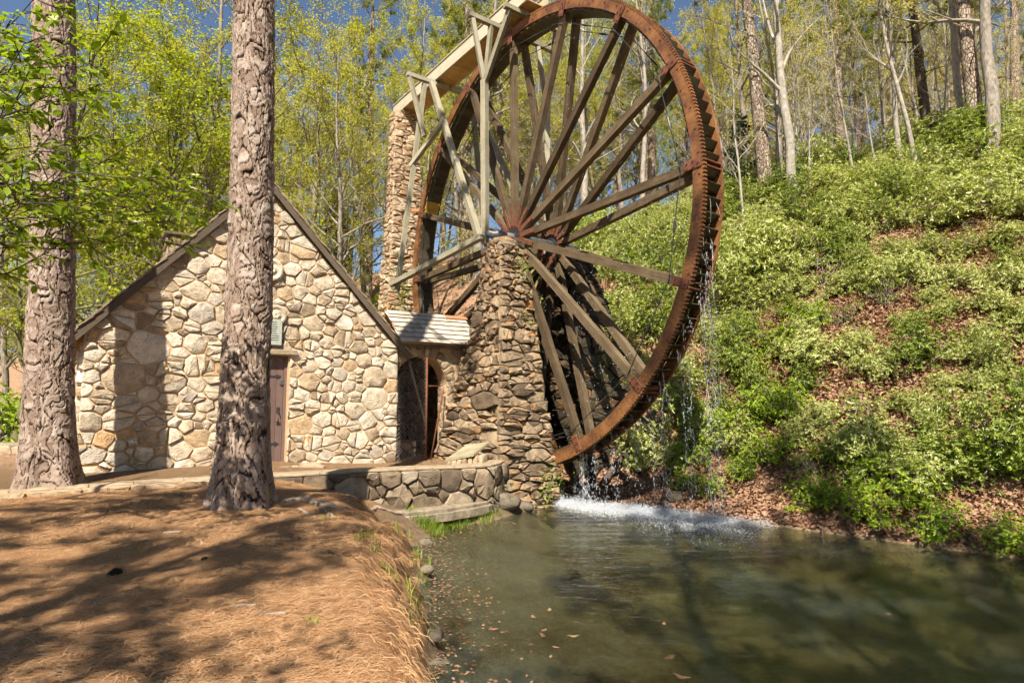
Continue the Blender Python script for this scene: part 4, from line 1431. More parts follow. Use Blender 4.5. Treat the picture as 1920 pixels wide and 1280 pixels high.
def low_wall(name, label, pts, thick, sizes, aspect, stone, core_m, seed, cat, cope=None, hr=(0.04, 0.08), joint=0.014):
    """pts rows: x, y, bottom z, top z along the front face"""
    f, L = path_sampler(pts)
    p0 = f(L / 2)[0]
    B = np.array([p0[0], p0[1], p0[2]])
    t = thing(name, label, cat, tuple(B))
    V, F = [], []
    n = max(6, int(L / 0.25))
    for i in range(n + 1):
        p, tg, nr = f(L * i / n)
        fr = np.array([p[0], p[1], 0])
        bk = fr - nr * thick
        for q_, z_ in ((fr, p[2]), (fr, p[3]), (bk, p[3]), (bk, p[2])):
            V.append(np.array([q_[0], q_[1], z_]) - B)
    for i in range(n):
        for j in range(4):
            j2 = (j + 1) % 4
            F.append((i * 4 + j, i * 4 + j2, i * 4 + 4 + j2, i * 4 + 4 + j)[::-1])
    F += [(0, 1, 2, 3), (n * 4 + 3, n * 4 + 2, n * 4 + 1, n * 4)]
    core = link('core', mesh_from('core', V, F), core_m, t)
    hm = np.mean([r[3] - r[2] for r in pts])
    def mp(a, b, d):
        p, tg, nr = f(min(max(a, 0), L))
        z_ = p[2] + (p[3] - p[2]) * (b / hm)
        return np.array([p[0] + nr[0] * d, p[1] + nr[1] * d, z_]) - B
    cells = rubble([(0, 0), (L, 0), (L, hm), (0, hm)], sizes, aspect, seed)
    lay(core, cells, mp, stone, joint, hr, seed + 1, 0.12, True, 0.4)
    if cope is not None:
        s = 0.0
        rnd = random.Random(seed + 5)
        while s < L - 0.05:
            w = min(rnd.uniform(*cope[0]), L - s)
            V = []
            ns = 5
            for i in range(ns + 1):
                p, tg, nr = f(s + 0.006 + (w - 0.012) * i / ns)
                fr = np.array([p[0], p[1], 0]) + nr * (cope[1] + rnd.uniform(-0.012, 0.012))
                bk = np.array([p[0], p[1], 0]) - nr * (thick + 0.02)
                zt = p[3] + cope[2] + rnd.uniform(-0.008, 0.008)
                for q_, z_ in ((fr, p[3] + 0.003), (fr, zt - 0.02), (fr - nr * 0.03, zt), (bk, zt), (bk, p[3] + 0.003)):
                    V.append(np.array([q_[0], q_[1], z_]))
            F = []
            for i in range(ns):
                for j in range(5):
                    j2 = (j + 1) % 5
                    F.append((i * 5 + j, i * 5 + j2, i * 5 + 5 + j2, i * 5 + 5 + j)[::-1])
            F += [tuple(range(5)), tuple(range(ns * 5 + 4, ns * 5 - 1, -1))]
            V = np.array(V)
            c = V.mean(0)
            link('coping', mesh_from('coping', V - c, F), M['coping'], t, c - B)
            s += w
    return t

low_wall('retaining_wall', 'curved retaining wall of big brown stones with pale coping below the terrace',
         [(-4.95, 11.02, -2.1, -1.52), (-4.4, 11.16, -2.2, -1.51), (-2.84, 12.05, -2.5, -1.52), (-1.7, 12.70, -2.8, -1.55), (-0.96, 13.08, -2.9, -1.57), (-0.55, 13.38, -2.95, -1.58), (-0.30, 13.85, -2.95, -1.58), (-0.18, 14.5, -2.95, -1.58)],
         0.36, {0.36: 0.45, 0.24: 0.4, 0.13: 0.35}, 1.05, M['wall_stone'], M['pillar_mortar'], 101, 'stone wall', ((0.9, 1.6), 0.03, 0.05), (0.05, 0.13), 0.014)
low_wall('kerb_wall', 'low kerb of rough stones edging the terrace behind the pines',
         [(-13, 6.1, -2.0, -1.53), (-12, 6.75, -2.0, -1.53), (-8.1, 9.26, -2.0, -1.52), (-5.6, 10.9, -2.0, -1.52), (-4.98, 11.0, -2.0, -1.52)],
         0.34, {0.2: 0.5, 0.13: 0.4, 0.08: 0.2}, 1.7, M['kerb_stone'], M['mortar'], 111, 'stone kerb', ((0.4, 0.9), -0.03, 0.03), (0.03, 0.08), 0.012)
# concrete ledge under the wall
def ledge():
    pts = [(-3.3, 11.55), (-2.6, 11.75), (-1.9, 12.05), (-1.3, 12.42), (-0.85, 12.82), (-0.52, 13.2), (-0.3, 13.6)]
    f, L = path_sampler(pts)
    B = np.array([-1.6, 12.3, -2.6])
    t = thing('concrete_ledge', 'curved concrete ledge jutting out at the foot of the retaining wall', 'ledge', tuple(B))
    for lo, hi, off, nm in ((-2.55, -2.375, 0.0, 'slab'), (-2.373, -2.30, -0.05, 'lip')):
        V, F = [], []
        n = 26
        for i in range(n + 1):
            p, tg, nr = f(L * i / n)
            fr = np.array([p[0], p[1], 0]) + nr * (off + 0.012 * sin(i * 1.7))
            bk = fr - nr * 0.75
            dz = 0.30 * max(0, 1 - i / 9.0) * 0.8
            for q_, z_ in ((fr, lo + dz), (fr, hi - 0.015 + dz), (fr - nr * 0.02, hi + dz), (bk, hi + dz), (bk, lo + dz)):
                V.append(np.array([q_[0], q_[1], z_]) - B)
        for i in range(n):
            for j in range(5):
                j2 = (j + 1) % 5
                F.append((i * 5 + j, i * 5 + j2, i * 5 + 5 + j2, i * 5 + 5 + j)[::-1])
        F += [tuple(range(5)), tuple(range(n * 5 + 4, n * 5 - 1, -1))]
        link(nm, mesh_from(nm, V, F), M['concrete'], t)
ledge()
# slanted marker slab on the wall by the pier
c = at(872, 858, 14.1)
sg = thing('slanted_marker', 'slanted weathered marker slab on stones at the foot of the pier', 'marker', tuple(c + np.array([0, 0, -0.25])), -0.25)
m = MB()
V = [(-0.42, -0.2, 0.22), (0.32, -0.34, 0.38), (0.55, 0.2, 0.62), (-0.1, 0.34, 0.52)]
V2 = [(v[0], v[1], v[2] - 0.05) for v in V]
m.add(V + V2, [(0, 1, 2, 3), (7, 6, 5, 4), (0, 4, 5, 1), (1, 5, 6, 2), (2, 6, 7, 3), (3, 7, 4, 0)])
m.build('slab', M['metal_sign'], sg)
rnd = random.Random(9)
for i in range(7):
    x_ = -0.38 + i * 0.13
    cell = [(x_, 0), (x_ + 0.125, 0), (x_ + 0.125, 0.20 + i * 0.03), (x_, 0.17 + i * 0.03)]
    Vv, Ff = stone_mesh(cell, lambda a, b, d: np.array((a, -0.22 + 0.0 * a - d, b)), 0.008, 0.07, rnd, 0.15, 0.3)
    link('stone', mesh_from('stone', Vv, Ff, True), M['kerb_stone'], sg)

# steps at the far left behind the pine
for k, (px, py, Y) in enumerate(((5, 862, 15.5), (-20, 838, 18.0))):
    p = at(px, py, Y)
    t = thing('stone_step', ('lower' if k == 0 else 'upper') + ' pale stone step half hidden behind the left pine', 'step', (p[0], p[1], ground_z(p[0], p[1]) - 0.05), 0.1)
    cells = rubble([(-1.9, 0), (1.3, 0), (1.3, 0.30), (-1.9, 0.30)], {0.2: 0.5, 0.14: 0.5}, 1.8, 130 + k)
    MB().box((-1.9, 0, 0), (1.3, 0.6, 0.33), 0.02).build('core', M['concrete'], t)
    lay(t, cells, lambda a, b, d: np.array((a, -d, b)), M['kerb_stone'], 0.012, (0.03, 0.06), 131 + k)

# ------------------------------------------------------------------ big pines with plated bark
def vor_plates(X, Y, cw, chh, seed, period):
    """cellular pattern on a wrapped strip; returns crack distance and plate id value"""
    gw_ = max(3, int(round(period / cw)))
    cw = period / gw_
    i0 = np.floor(X / cw).astype(int)
    j0 = np.floor(Y / chh).astype(int)
    def rnd2(i, j, k):
        h = np.sin((i % gw_) * 127.1 + j * 311.7 + k * 74.7 + seed * 13.3) * 43758.5453
        return h - np.floor(h)
    f1 = np.full(X.shape, 9.0)
    f2 = np.full(X.shape, 9.0)
    dy_ = np.zeros(X.shape)
    idv = np.zeros(X.shape)
    for di in (-1, 0, 1):
        for dj in (-1, 0, 1):
            i, j = i0 + di, j0 + dj
            px = (i + 0.5 + (rnd2(i, j, 1) - 0.5) * 0.9 + 0.5 * (j % 2)) * cw
            py = (j + 0.5 + (rnd2(i, j, 2) - 0.5) * 1.0 + 0.45 * (i % 2)) * chh
            d = np.sqrt(((X - px) / cw) ** 2 + ((Y - py) / chh) ** 2)
            nearer = d < f1
            f2 = np.where(nearer, f1, np.minimum(f2, d))
            idv = np.where(nearer, rnd2(i, j, 3), idv)
            dy_ = np.where(nearer, (Y - py) / chh, dy_)
            f1 = np.where(nearer, d, f1)
    return f2 - f1, idv, dy_

def pine_trunk(name, hgt, r_of, seed, lean, na=190, dz=0.017, moss=0.0, cw=0.066, chh=0.19):
    n = int(hgt / dz)
    z = np.linspace(-0.25, hgt, n)
    a = np.linspace(0, 2 * pi, na, endpoint=False)
    A, Z = np.meshgrid(a, z)
    R = r_of(Z)
    per = 2 * pi * r_of(np.array([2.0]))[0]
    warp = 0.05 * np.sin(Z * 3.1 + 2 * np.sin(A * 3 + Z)) + 0.03 * np.sin(Z * 9 + A * 5)
    X = (A / (2 * pi) * per + warp)
    rj = np.random.RandomState(seed + 77)
    jit_ = lambda: sum(np.sin(A * k_ + Z * m_ + p_) for k_, m_, p_ in zip(rj.randint(5, 60, 9), rj.uniform(-70, 70, 9), rj.uniform(0, 6.28, 9))) / 4.0
    X2 = X + 0.012 * np.sin(Z * 11 + 2 * np.sin(A * 3)) + 0.004 * jit_()
    Z2 = Z + 0.018 * np.sin(A * 7 + Z * 3) + 0.006 * jit_()
    low = 1.0 + 1.1 * np.exp(-np.maximum(Z, 0) / 1.1)
    cr, idv, dy1 = vor_plates(X2, Z2 / low, cw, chh, seed, per)
    crv, idw, _ = vor_plates(X2 + 0.5, Z2 / low + 3.3, cw * 1.35, chh * 2.6, seed + 5, per)
    cr2, id2, dy2 = vor_plates(X2 + 0.31, Z2 + 0.7, cw * 0.55, chh * 0.5, seed + 9, per)
    sm = lambda t_: np.clip(t_, 0, 1) ** 2 * (3 - 2 * np.clip(t_, 0, 1))
    plate = sm(cr / 0.075)
    fiss = sm(crv / 0.085)
    depth = 0.007 * plate + 0.016 * (idv - 0.5) - 0.006 * dy1 * (0.3 + idv) + 0.030 * fiss + (0.008 * (id2 - 0.4) - 0.006 * dy2) * fiss - 0.008
    plate = (0.25 + 0.75 * plate) * (0.1 + 0.9 * fiss)
    fl = np.exp(-np.maximum(Z, 0) / 0.42)
    rts = 1 + fl * (0.16 * np.sin(A * 5 + seed) + 0.10 * np.sin(A * 3 + 2 * seed))
    big = 1 + 0.025 * np.sin(A * 2 + Z * 0.7) + 0.015 * np.sin(A * 3 - Z * 1.3 + seed)
    RR = R * rts * big + depth - 0.02
    cx = lean[0] * np.maximum(Z, 0) + 0.03 * np.sin(Z * 0.6 + seed)
    cy = lean[1] * np.maximum(Z, 0)
    V = np.stack([cx + RR * np.cos(A), cy + RR * np.sin(A), Z], -1).reshape(-1, 3)
    i = np.arange(n * na).reshape(n, na)
    i2 = np.roll(i, -1, 1)
    F = np.stack([i[:-1].ravel(), i2[:-1].ravel(), i2[1:].ravel(), i[1:].ravel()], 1)
    me = mesh_from(name, V, F, True)
    ca = me.color_attributes.new('plate', 'FLOAT_COLOR', 'POINT')
    mossy = np.clip(np.cos(A - 0.15) * 3.5 - 2.2, 0, 1) * moss
    C4 = np.stack([0.50 * idv + 0.50 * id2, plate, mossy, np.ones_like(A)], -1).reshape(-1, 4).astype(np.float32)
    ca.data.foreach_set('color', C4.ravel())
    return me

def needle_tuft(rng, P, D, n, ln, wd):
    """needles radiating about points P with direction D"""
    k = len(P)
    P = np.repeat(P, n, 0)
    D = np.repeat(D, n, 0)
    d = D * rng.uniform(0.2, 0.9, (k * n, 1)) + rng.normal(0, 0.62, (k * n, 3))
    d /= np.linalg.norm(d, axis=1)[:, None] + 1e-9
    s = np.cross(d, rng.normal(0, 1, (k * n, 3)))
    s /= np.linalg.norm(s, axis=1)[:, None] + 1e-9
    L = ln * rng.uniform(0.7, 1.15, (k * n, 1))
    a = P - s * wd / 2
    b = P + s * wd / 2
    c = P + d * L
    V = np.stack([a, b, c], 1).reshape(-1, 3)
    F = np.arange(len(V)).reshape(-1, 3)
    return V, F

def pine_crown(rng, z0, z1, spread, nbr, tufts, ln=0.22, wd=0.02, nn=26, taper=True, r0=0.05):
    """limbs and needle tufts of a pine; returns limb lines, needle V, F"""
    lines, TP, TD = [], [], []
    for i in range(nbr):
        f = (i + rng.uniform(0, 1)) / nbr
        z = z0 + (z1 - z0) * f
        az = i * 2.4 + rng.uniform(-0.6, 0.6)
        L = spread * (1 - 0.75 * f if taper else 1) * rng.uniform(0.6, 1.1)
        npt = 6
        p = np.array([0, 0, z])
        el = rng.uniform(-0.1, 0.45)
        d = np.array([cos(az) * cos(el), sin(az) * cos(el), sin(el)])
        pts = [p]
        for k in range(npt):
            d = d + rng.normal(0, 0.13, 3) + np.array([0, 0, 0.05])
            d /= np.linalg.norm(d)
            p = p + d * L / npt
            pts.append(p)
        pts = np.array(pts)
        lines.append((pts, np.linspace(r0 * (0.6 + 0.4 * (1 - f)), 0.008, npt + 1)))
        for s in range(tufts):
            k = rng.uniform(0.3, 1.0) * npt
            a = int(min(k, npt - 1))
            q0 = pts[a] + (pts[a + 1] - pts[a]) * (k - a)
            dd = d * 0.5 + rng.normal(0, 0.6, 3) + np.array([0, 0, 0.25])
            dd /= np.linalg.norm(dd)
            l2 = rng.uniform(0.25, 0.75) * (0.3 + 0.12 * spread)
            q1 = q0 + dd * l2
            lines.append((np.array([q0, (q0 + q1) / 2 + rng.normal(0, 0.03, 3), q1]), np.array([0.012, 0.009, 0.006])))
            for w in (0.55, 0.8, 1.0):
                TP.append(q0 + (q1 - q0) * w + rng.normal(0, 0.04, 3))
                TD.append(dd)
    V, F = needle_tuft(rng, np.array(TP), np.array(TD), nn, ln, wd)
    return lines, V, F

def big_pine(label, x, y, r, seed, lean, hgt, moss, name='pine_tree', crown=True, detail=True):
    z0 = ground_z(x, y)
    t = thing(name, label, 'pine tree', (x, y, z0))
    def r_of(Z):
        return r * (1.03 - 0.016 * np.maximum(Z, 0)) + r * 0.50 * np.exp(-np.maximum(Z + 0.12, 0) / 0.55)
    if detail:
        me = pine_trunk('trunk', 13.0, r_of, seed, lean, moss=moss)
    else:
        me = pine_trunk('trunk', 13.0, r_of, seed, lean, na=40, dz=0.12)
    tr = link('trunk', me, M['pine_bark'], t)
    rng = np.random.RandomState(seed)
    lines, V, F = pine_crown(rng, 0.0, hgt - 12.0, 3.6, 22, 9, 0.24, 0.022, 26)
    top = np.array([lean[0] * 13, lean[1] * 13, 0])
    stem = (np.array([[0, 0, 0], [0.05, 0, (hgt - 13) / 2], [0, 0.05, hgt - 13 + 1.0]]) + top + np.array([0, 0, 12.9]), np.array([r * 0.82, r * 0.5, 0.03]))
    lines = [(p + top + np.array([0, 0, 12.5]), rr) for p, rr in lines] + [stem]
    LV, LF = tubes_np(lines, 5)
    link('limbs', mesh_from('limbs', LV, LF, True), M['bark_dark'], t)
    link('crown', mesh_from('crown', V + top + np.array([0, 0, 12.5]), F), M['needle'], t)
    return t

big_pine('thick plated pine trunk standing in front of the mill gable', -3.70, 8.42, 0.305, 11, (-0.024, 0.004), 23, 1.0)
big_pine('thick pine trunk at the left corner of the mill house', -7.78, 10.22, 0.335, 23, (-0.062, 0.0), 24, 0.0)

# ------------------------------------------------------------------ foliage tools
def leaf_arr(rng, P, D, L, Wd, fold=0.25):
    """folded diamond leaves at P along D"""
    n = len(P)
    D = D / (np.linalg.norm(D, axis=1)[:, None] + 1e-9)
    s = np.cross(D, rng.normal(0, 1, (n, 3)) * np.array([0.6, 0.6, 0.3]) + np.array([0, 0, 1.0]))
    s /= np.linalg.norm(s, axis=1)[:, None] + 1e-9
    up = np.cross(s, D)
    L = L * rng.uniform(0.65, 1.2, (n, 1))
    Wd = Wd * rng.uniform(0.7, 1.2, (n, 1))
    base = P
    tip = P + D * L - up * L * 0.12
    mid = P + D * L * 0.45
    a = mid + s * Wd / 2 + up * Wd * fold
    b = mid - s * Wd / 2 + up * Wd * fold
    V = np.stack([base, a, tip, b], 1).reshape(-1, 3)
    i = np.arange(n)[:, None] * 4
    F = np.concatenate([i + np.array([[0, 1, 2]]), i + np.array([[0, 2, 3]])], 0)
    return V, F

def rdir(rng, n, flat=1.0):
    d = rng.normal(0, 1, (n, 3)) * np.array([1, 1, flat])
    return d / (np.linalg.norm(d, axis=1)[:, None] + 1e-9)

def walk(rng, p, d, L, n, wob, up):
    pts = [p]
    for k in range(n):
        d = d + rng.normal(0, wob, 3) + np.array([0, 0, up])
        d = d / np.linalg.norm(d)
        p = p + d * L / n
        pts.append(p)
    return np.array(pts), d

def deciduous(rng, h, r, f0, nprim, plen, nsec, ntw, up=0.08, el=(0.4, 0.9), wob=0.16, sway=0.05):
    lines, TP, TD = [], [], []
    n = 12
    tp, _ = walk(rng, np.zeros(3), np.array([0, 0, 1.0]), h, n, sway, 0.12)
    rad = r * (1 - 0.93 * np.linspace(0, 1, n + 1) ** 1.1)
    rad[0] *= 1.35
    lines.append((tp, rad))
    for i in range(nprim):
        f = f0 + (0.98 - f0) * (i + rng.uniform(0, 1)) / nprim
        k = f * n
        a = int(min(k, n - 1))
        p = tp[a] + (tp[a + 1] - tp[a]) * (k - a)
        az = i * 2.399 + rng.uniform(-0.7, 0.7)
        e = rng.uniform(*el)
        L = plen * (1.05 - 0.65 * (f - f0) / (1 - f0)) * rng.uniform(0.6, 1.1)
        d = np.array([cos(az) * cos(e), sin(az) * cos(e), sin(e)])
        pts, dd = walk(rng, p, d, L, 6, wob, up)
        rb = np.interp(f, np.linspace(0, 1, n + 1), rad) * 0.55
        lines.append((pts, np.linspace(rb, 0.012, 7)))
        for j in range(nsec):
            k2 = rng.uniform(0.25, 1.0) * 6
            b = int(min(k2, 5))
            q0 = pts[b] + (pts[b + 1] - pts[b]) * (k2 - b)
            d2 = (pts[b + 1] - pts[b])
            d2 = d2 / np.linalg.norm(d2) + rng.normal(0, 0.55, 3)
            d2 /= np.linalg.norm(d2)
            L2 = L * rng.uniform(0.22, 0.5)
            p2, d3 = walk(rng, q0, d2, L2, 3, wob, up)
            lines.append((p2, np.linspace(max(0.011, rb * 0.35), 0.006, 4)))
            for w in range(ntw):
                k3 = rng.uniform(0.3, 1.0) * 3
                c = int(min(k3, 2))
                q1 = p2[c] + (p2[c + 1] - p2[c]) * (k3 - c)
                d4 = d3 + rng.normal(0, 0.7, 3)
                d4 /= np.linalg.norm(d4)
                q2 = q1 + d4 * L2 * rng.uniform(0.3, 0.7)
                lines.append((np.array([q1, q2]), np.array([0.006, 0.004])))
                TP.append((q1, q2))
                TD.append(d4)
    return lines, np.array(TP), np.array(TD)

PROTO = {}
def proto_tree(key, lines, bark, lv, leafmat, k=5):
    thick = [l for l in lines if l[1][0] > 0.05]
    thin = [l for l in lines if l[1][0] <= 0.05]
    V1, F1 = tubes_np(thick, 9)
    V2, F2 = tubes_np(thin, 3)
    me = mesh_from('trunk', np.concatenate([V1, V2]), np.concatenate([F1, F2 + len(V1)]), True)
    me.materials.append(bark)
    cm = None
    if lv is not None:
        cm = mesh_from('crown', lv[0], lv[1])
        cm.materials.append(leafmat)
    PROTO[key] = (me, cm)

def dec_proto(key, seed, h, r, f0, nprim, plen, nsec, ntw, bark, leafmat, per_twig, lsize, keep=1.0, **kw):
    rng = np.random.RandomState(seed)
    lines, TP, TD = deciduous(rng, h, r, f0, nprim, plen, nsec, ntw, **kw)
    lv = None
    if per_twig > 0:
        sel = rng.uniform(0, 1, len(TP)) < keep
        TP, TD = TP[sel], TD[sel]
        n = len(TP) * per_twig
        w = rng.uniform(0.1, 1.05, (n, 1))
        P = np.repeat(TP[:, 0], per_twig, 0) * (1 - w) + np.repeat(TP[:, 1], per_twig, 0) * w + rng.normal(0, 0.09, (n, 3))
        D = np.repeat(TD, per_twig, 0) * 0.4 + rdir(rng, n, 0.5) - np.array([0, 0, 0.25])
        lv = leaf_arr(rng, P, D, lsize, lsize * 0.62)
    proto_tree(key, lines, bark, lv, leafmat)

def pine_proto(key, seed, h, r, z0, spread, nbr, tufts, bark, nmat, ln=0.24, wd=0.024, nn=24):
    rng = np.random.RandomState(seed)
    tp, _ = walk(rng, np.zeros(3), np.array([0, 0, 1.0]), h, 14, 0.012, 0.1)
    rad = r * (1 - 0.9 * np.linspace(0, 1, 15) ** 1.2)
    rad[0] *= 1.25
    lines, V, F = pine_crown(rng, z0, h, spread, nbr, tufts, ln, wd, nn)
    off = lambda z: np.array([np.interp(z, tp[:, 2], tp[:, 0]), np.interp(z, tp[:, 2], tp[:, 1]), 0])
    lines = [(p + off(p[0][2]), rr) for p, rr in lines]
    # a few dead stubs lower down
    for i in range(7):
        z = rng.uniform(0.2, 1) * z0
        az = rng.uniform(0, 6.28)
        p0 = np.array([0, 0, z]) + off(z)
        pts, _ = walk(rng, p0, np.array([cos(az), sin(az), 0.15]), rng.uniform(0.5, 2.0), 4, 0.15, -0.02)
        lines.append((pts, np.linspace(0.03, 0.006, 5)))
    lines.append((tp, rad))
    proto_tree(key, lines, bark, (V, F), nmat)

dec_proto('spring0', 1, 17, 0.17, 0.22, 26, 4.6, 6, 4, M['bark_grey'], M['leaf_spring'], 14, 0.105)
dec_proto('spring1', 2, 15, 0.14, 0.18, 24, 4.2, 6, 4, M['bark_grey'], M['leaf_spring'], 12, 0.10)
dec_proto('spring2', 3, 19, 0.20, 0.30, 26, 4.8, 6, 4, M['bark_grey'], M['leaf_spring'], 9, 0.10)
dec_proto('green0', 4, 14, 0.15, 0.12, 28, 4.8, 7, 4, M['bark_moss'], M['leaf_green'], 11, 0.115)
dec_proto('green1', 5, 12, 0.13, 0.10, 26, 4.4, 7, 4, M['bark_grey'], M['leaf_green'], 11, 0.11)
dec_proto('bud0', 6, 18, 0.18, 0.30, 22, 4.4, 6, 4, M['bark_grey'], M['leaf_bud'], 11, 0.095)
dec_proto('bud1', 7, 15, 0.12, 0.22, 20, 3.6, 6, 4, M['bark_grey'], M['leaf_bud'], 10, 0.09)
dec_proto('pale0', 8, 18, 0.20, 0.20, 16, 5.0, 5, 4, M['bark_pale'], M['leaf_bud'], 4, 0.08, 0.6, el=(0.7, 1.15), wob=0.14)
dec_proto('pale1', 9, 15, 0.13, 0.25, 14, 3.8, 5, 4, M['bark_pale'], M['leaf_spring'], 4, 0.08, 0.6, el=(0.6, 1.1))
dec_proto('sapling0', 10, 8, 0.045, 0.2, 16, 1.7, 4, 3, M['bark_pale'], M['leaf_bud'], 4, 0.07, 0.7, el=(0.5, 1.1))
dec_proto('sapling1', 12, 9, 0.055, 0.25, 16, 2.0, 4, 3, M['bark_grey'], M['leaf_spring'], 5, 0.075, 0.8, el=(0.4, 1.0))
def bark_mid():
    t = MT('pine_bark_mid')
    v = t.coord((1, 1, 0.45))
    vo = t.voro(v, 12, 'DISTANCE_TO_EDGE')
    vc = t.voro(v, 12)
    n1 = t.noise(v, 30, 4)
    c = t.ramp(t.math('ADD', t.math('MULTIPLY', vc.outputs['Color'], 0.5), t.math('MULTIPLY', n1, 0.5)), [(0.25, (0.17, 0.115, 0.08)), (0.5, (0.34, 0.26, 0.19)), (0.75, (0.48, 0.40, 0.32))])
    cr = t.ramp(vo.outputs[0], [(0.0, (0.2, 0.17, 0.15)), (0.10, (1, 1, 1))])
    c = t.mix(1.0, c, cr, 'MULTIPLY')
    b = t.bump(t.ramp(vo.outputs[0], [(0.0, (0, 0, 0)), (0.12, (1, 1, 1))]), 0.9, 0.05)
    b = t.bump(n1, 0.5, 0.02, b)
    return t.done(t.bsdf(c, 0.95, b, 0.15))
M['bark_mid'] = bark_mid()
pine_proto('pine0', 21, 23, 0.31, 10.0, 3.6, 30, 10, M['bark_mid'], M['needle'])
pine_proto('pine1', 22, 20, 0.26, 6.5, 3.4, 32, 10, M['bark_mid'], M['needle'])
pine_proto('pine2', 24, 17, 0.20, 4.5, 2.6, 30, 9, M['bark_dark'], M['needle'])
pine_proto('cedar', 25, 8, 0.10, 1.0, 1.9, 42, 10, M['bark_dark'], M['needle_dark'], 0.16, 0.03, 22)

KIND = {'spring': ('tree', 'forest_tree'), 'green': ('tree', 'forest_tree'), 'bud': ('tree', 'forest_tree'), 'pale': ('tree', 'forest_tree'), 'sapling': ('sapling', 'sapling'),
        'pine': ('pine tree', 'pine_tree'), 'cedar': ('evergreen', 'evergreen_tree')}
def place_tree(key, x, y, s=1.0, rz=0.0, tilt=(0, 0), label=None, group=None, sink=0.15, sxy=None):
    me, cm = PROTO[key]
    kind = key.rstrip('0123456789')
    cat, name = KIND[kind]
    t = thing(name, label, cat, (x, y, ground_z(x, y) - sink), rz, group)
    t.rotation_mode = 'ZYX'
    t.rotation_euler = (tilt[0], tilt[1], rz)
    t.scale = (sxy or s, sxy or s, s)
    link('trunk', me, None, t)
    if cm is not None: link('crown', cm, None, t)
    return t

# ------------------------------------------------------------------ the wood
def gp(px, py, Y=None):
    if Y is None:
        p = ray_ground(px, py, 17)
    else:
        p = at(px, py, Y)
    return p[0], p[1]

R = radians
SP = [  # key, base px, base py, scale, width scale, tilt x, tilt y, label
    ('pine0', 1440, 372, 1.0, 1.05, 0, -4.0, 'stout plated pine right of the wheel rim on the hill crest'),
    ('pine0', 1618, 292, 1.0, 0.95, 0, -6.5, 'leaning pine with pale lit bark above the hillside shrubs'),
    ('pine2', 1745, 285, 1.15, 1.05, 0, -2.5, 'dark straight pine trunk near the upper right of the hill'),
    ('pine1', 1792, 268, 1.1, 0.75, 0, -6.0, 'slim leaning pine just right of the dark straight pine'),
    ('pale0', 1492, 372, 1.0, 1.05, 0, -3.0, 'pale forked trunk beside the stout plated pine'),
    ('pale1', 1466, 362, 0.8, 0.9, 0, -4.0, 'slim white-barked tree between stout pine and pale forked trunk'),
    ('pine2', 1524, 318, 1.1, 0.75, 0, -1.5, 'thin dark pine right of the pale forked trunk'),
    ('pine1', 1835, 292, 1.0, 1.05, 0, -1.0, 'broad brown pine trunk among the upper right trees'),
    ('bud0', 1862, 300, 1.0, 1.3, 0, 0.5, 'brown budding tree beside the broad brown pine trunk'),
    ('pale1', 1690, 312, 1.0, 0.8, 0, -3.5, 'thin white leaning tree between the two hill pines'),
    ('pale1', 1722, 318, 0.9, 0.7, 0, -7.0, 'thin pale sapling-like tree left of the dark straight pine'),
    ('pale0', 1812, 285, 1.0, 0.7, 0, -2.0, 'pale straight trunk left of the broad brown pine'),
]
for key, px, py, s, sx, tx, ty, lab in SP:
    x, y = gp(px, py)
    place_tree(key, x, y, s, px * 0.7, (R(tx), R(ty)), lab, sink=0.5, sxy=sx)
ML = [
    ('pine1', 872, 470, 33, 1.15, 'tall pine with full needle crown behind the flume'),
    ('pine0', 690, 470, 38, 1.1, 'tall pine standing behind the mill house roof'),
    ('spring0', 655, 600, 25, 1.0, 'slender tree with yellow-green leaves behind the right roof slope'),
    ('spring2', 585, 520, 27, 1.05, 'spring tree with thin branches behind the gable peak'),
    ('green0', 300, 600, 21.5, 1.1, 'bright green spring tree behind the left roof slope'),
    ('green1', 190, 640, 22, 1.2, 'leafy green tree behind the left pine'),
    ('green0', 30, 800, 17.5, 1.05, 'mossy leaning trunk with green leaves at the far left'),
    ('pale0', 1095, 420, 34, 1.1, 'big pale tree with crooked limbs seen through the wheel'),
    ('pale1', 1205, 400, 32, 1.2, 'pale leaning tree seen between the right-hand spokes'),
    ('cedar', 1392, 440, 27, 0.55, 'small dark evergreen just right of the wheel rim'),
    ('spring0', 395, 640, 25, 1.35, 'tall yellow-green tree between the two front pines above the roof'),
    ('spring1', 545, 600, 29, 1.5, 'tall yellow-green tree just right of the front pine'),
    ('spring1', 960, 500, 36, 1.5, 'tall yellow-green tree behind the flume end'),
    ('cedar', 625, 500, 36, 1.1, 'dark evergreen in the wood beside the flume pillar'),
]
for key, px, py, Y, s, lab in ML:
    p = at(px, py, Y)
    place_tree(key, p[0], p[1], s, px * 1.3, (0, R(8) if px == 30 else 0), lab, sink=0.3)

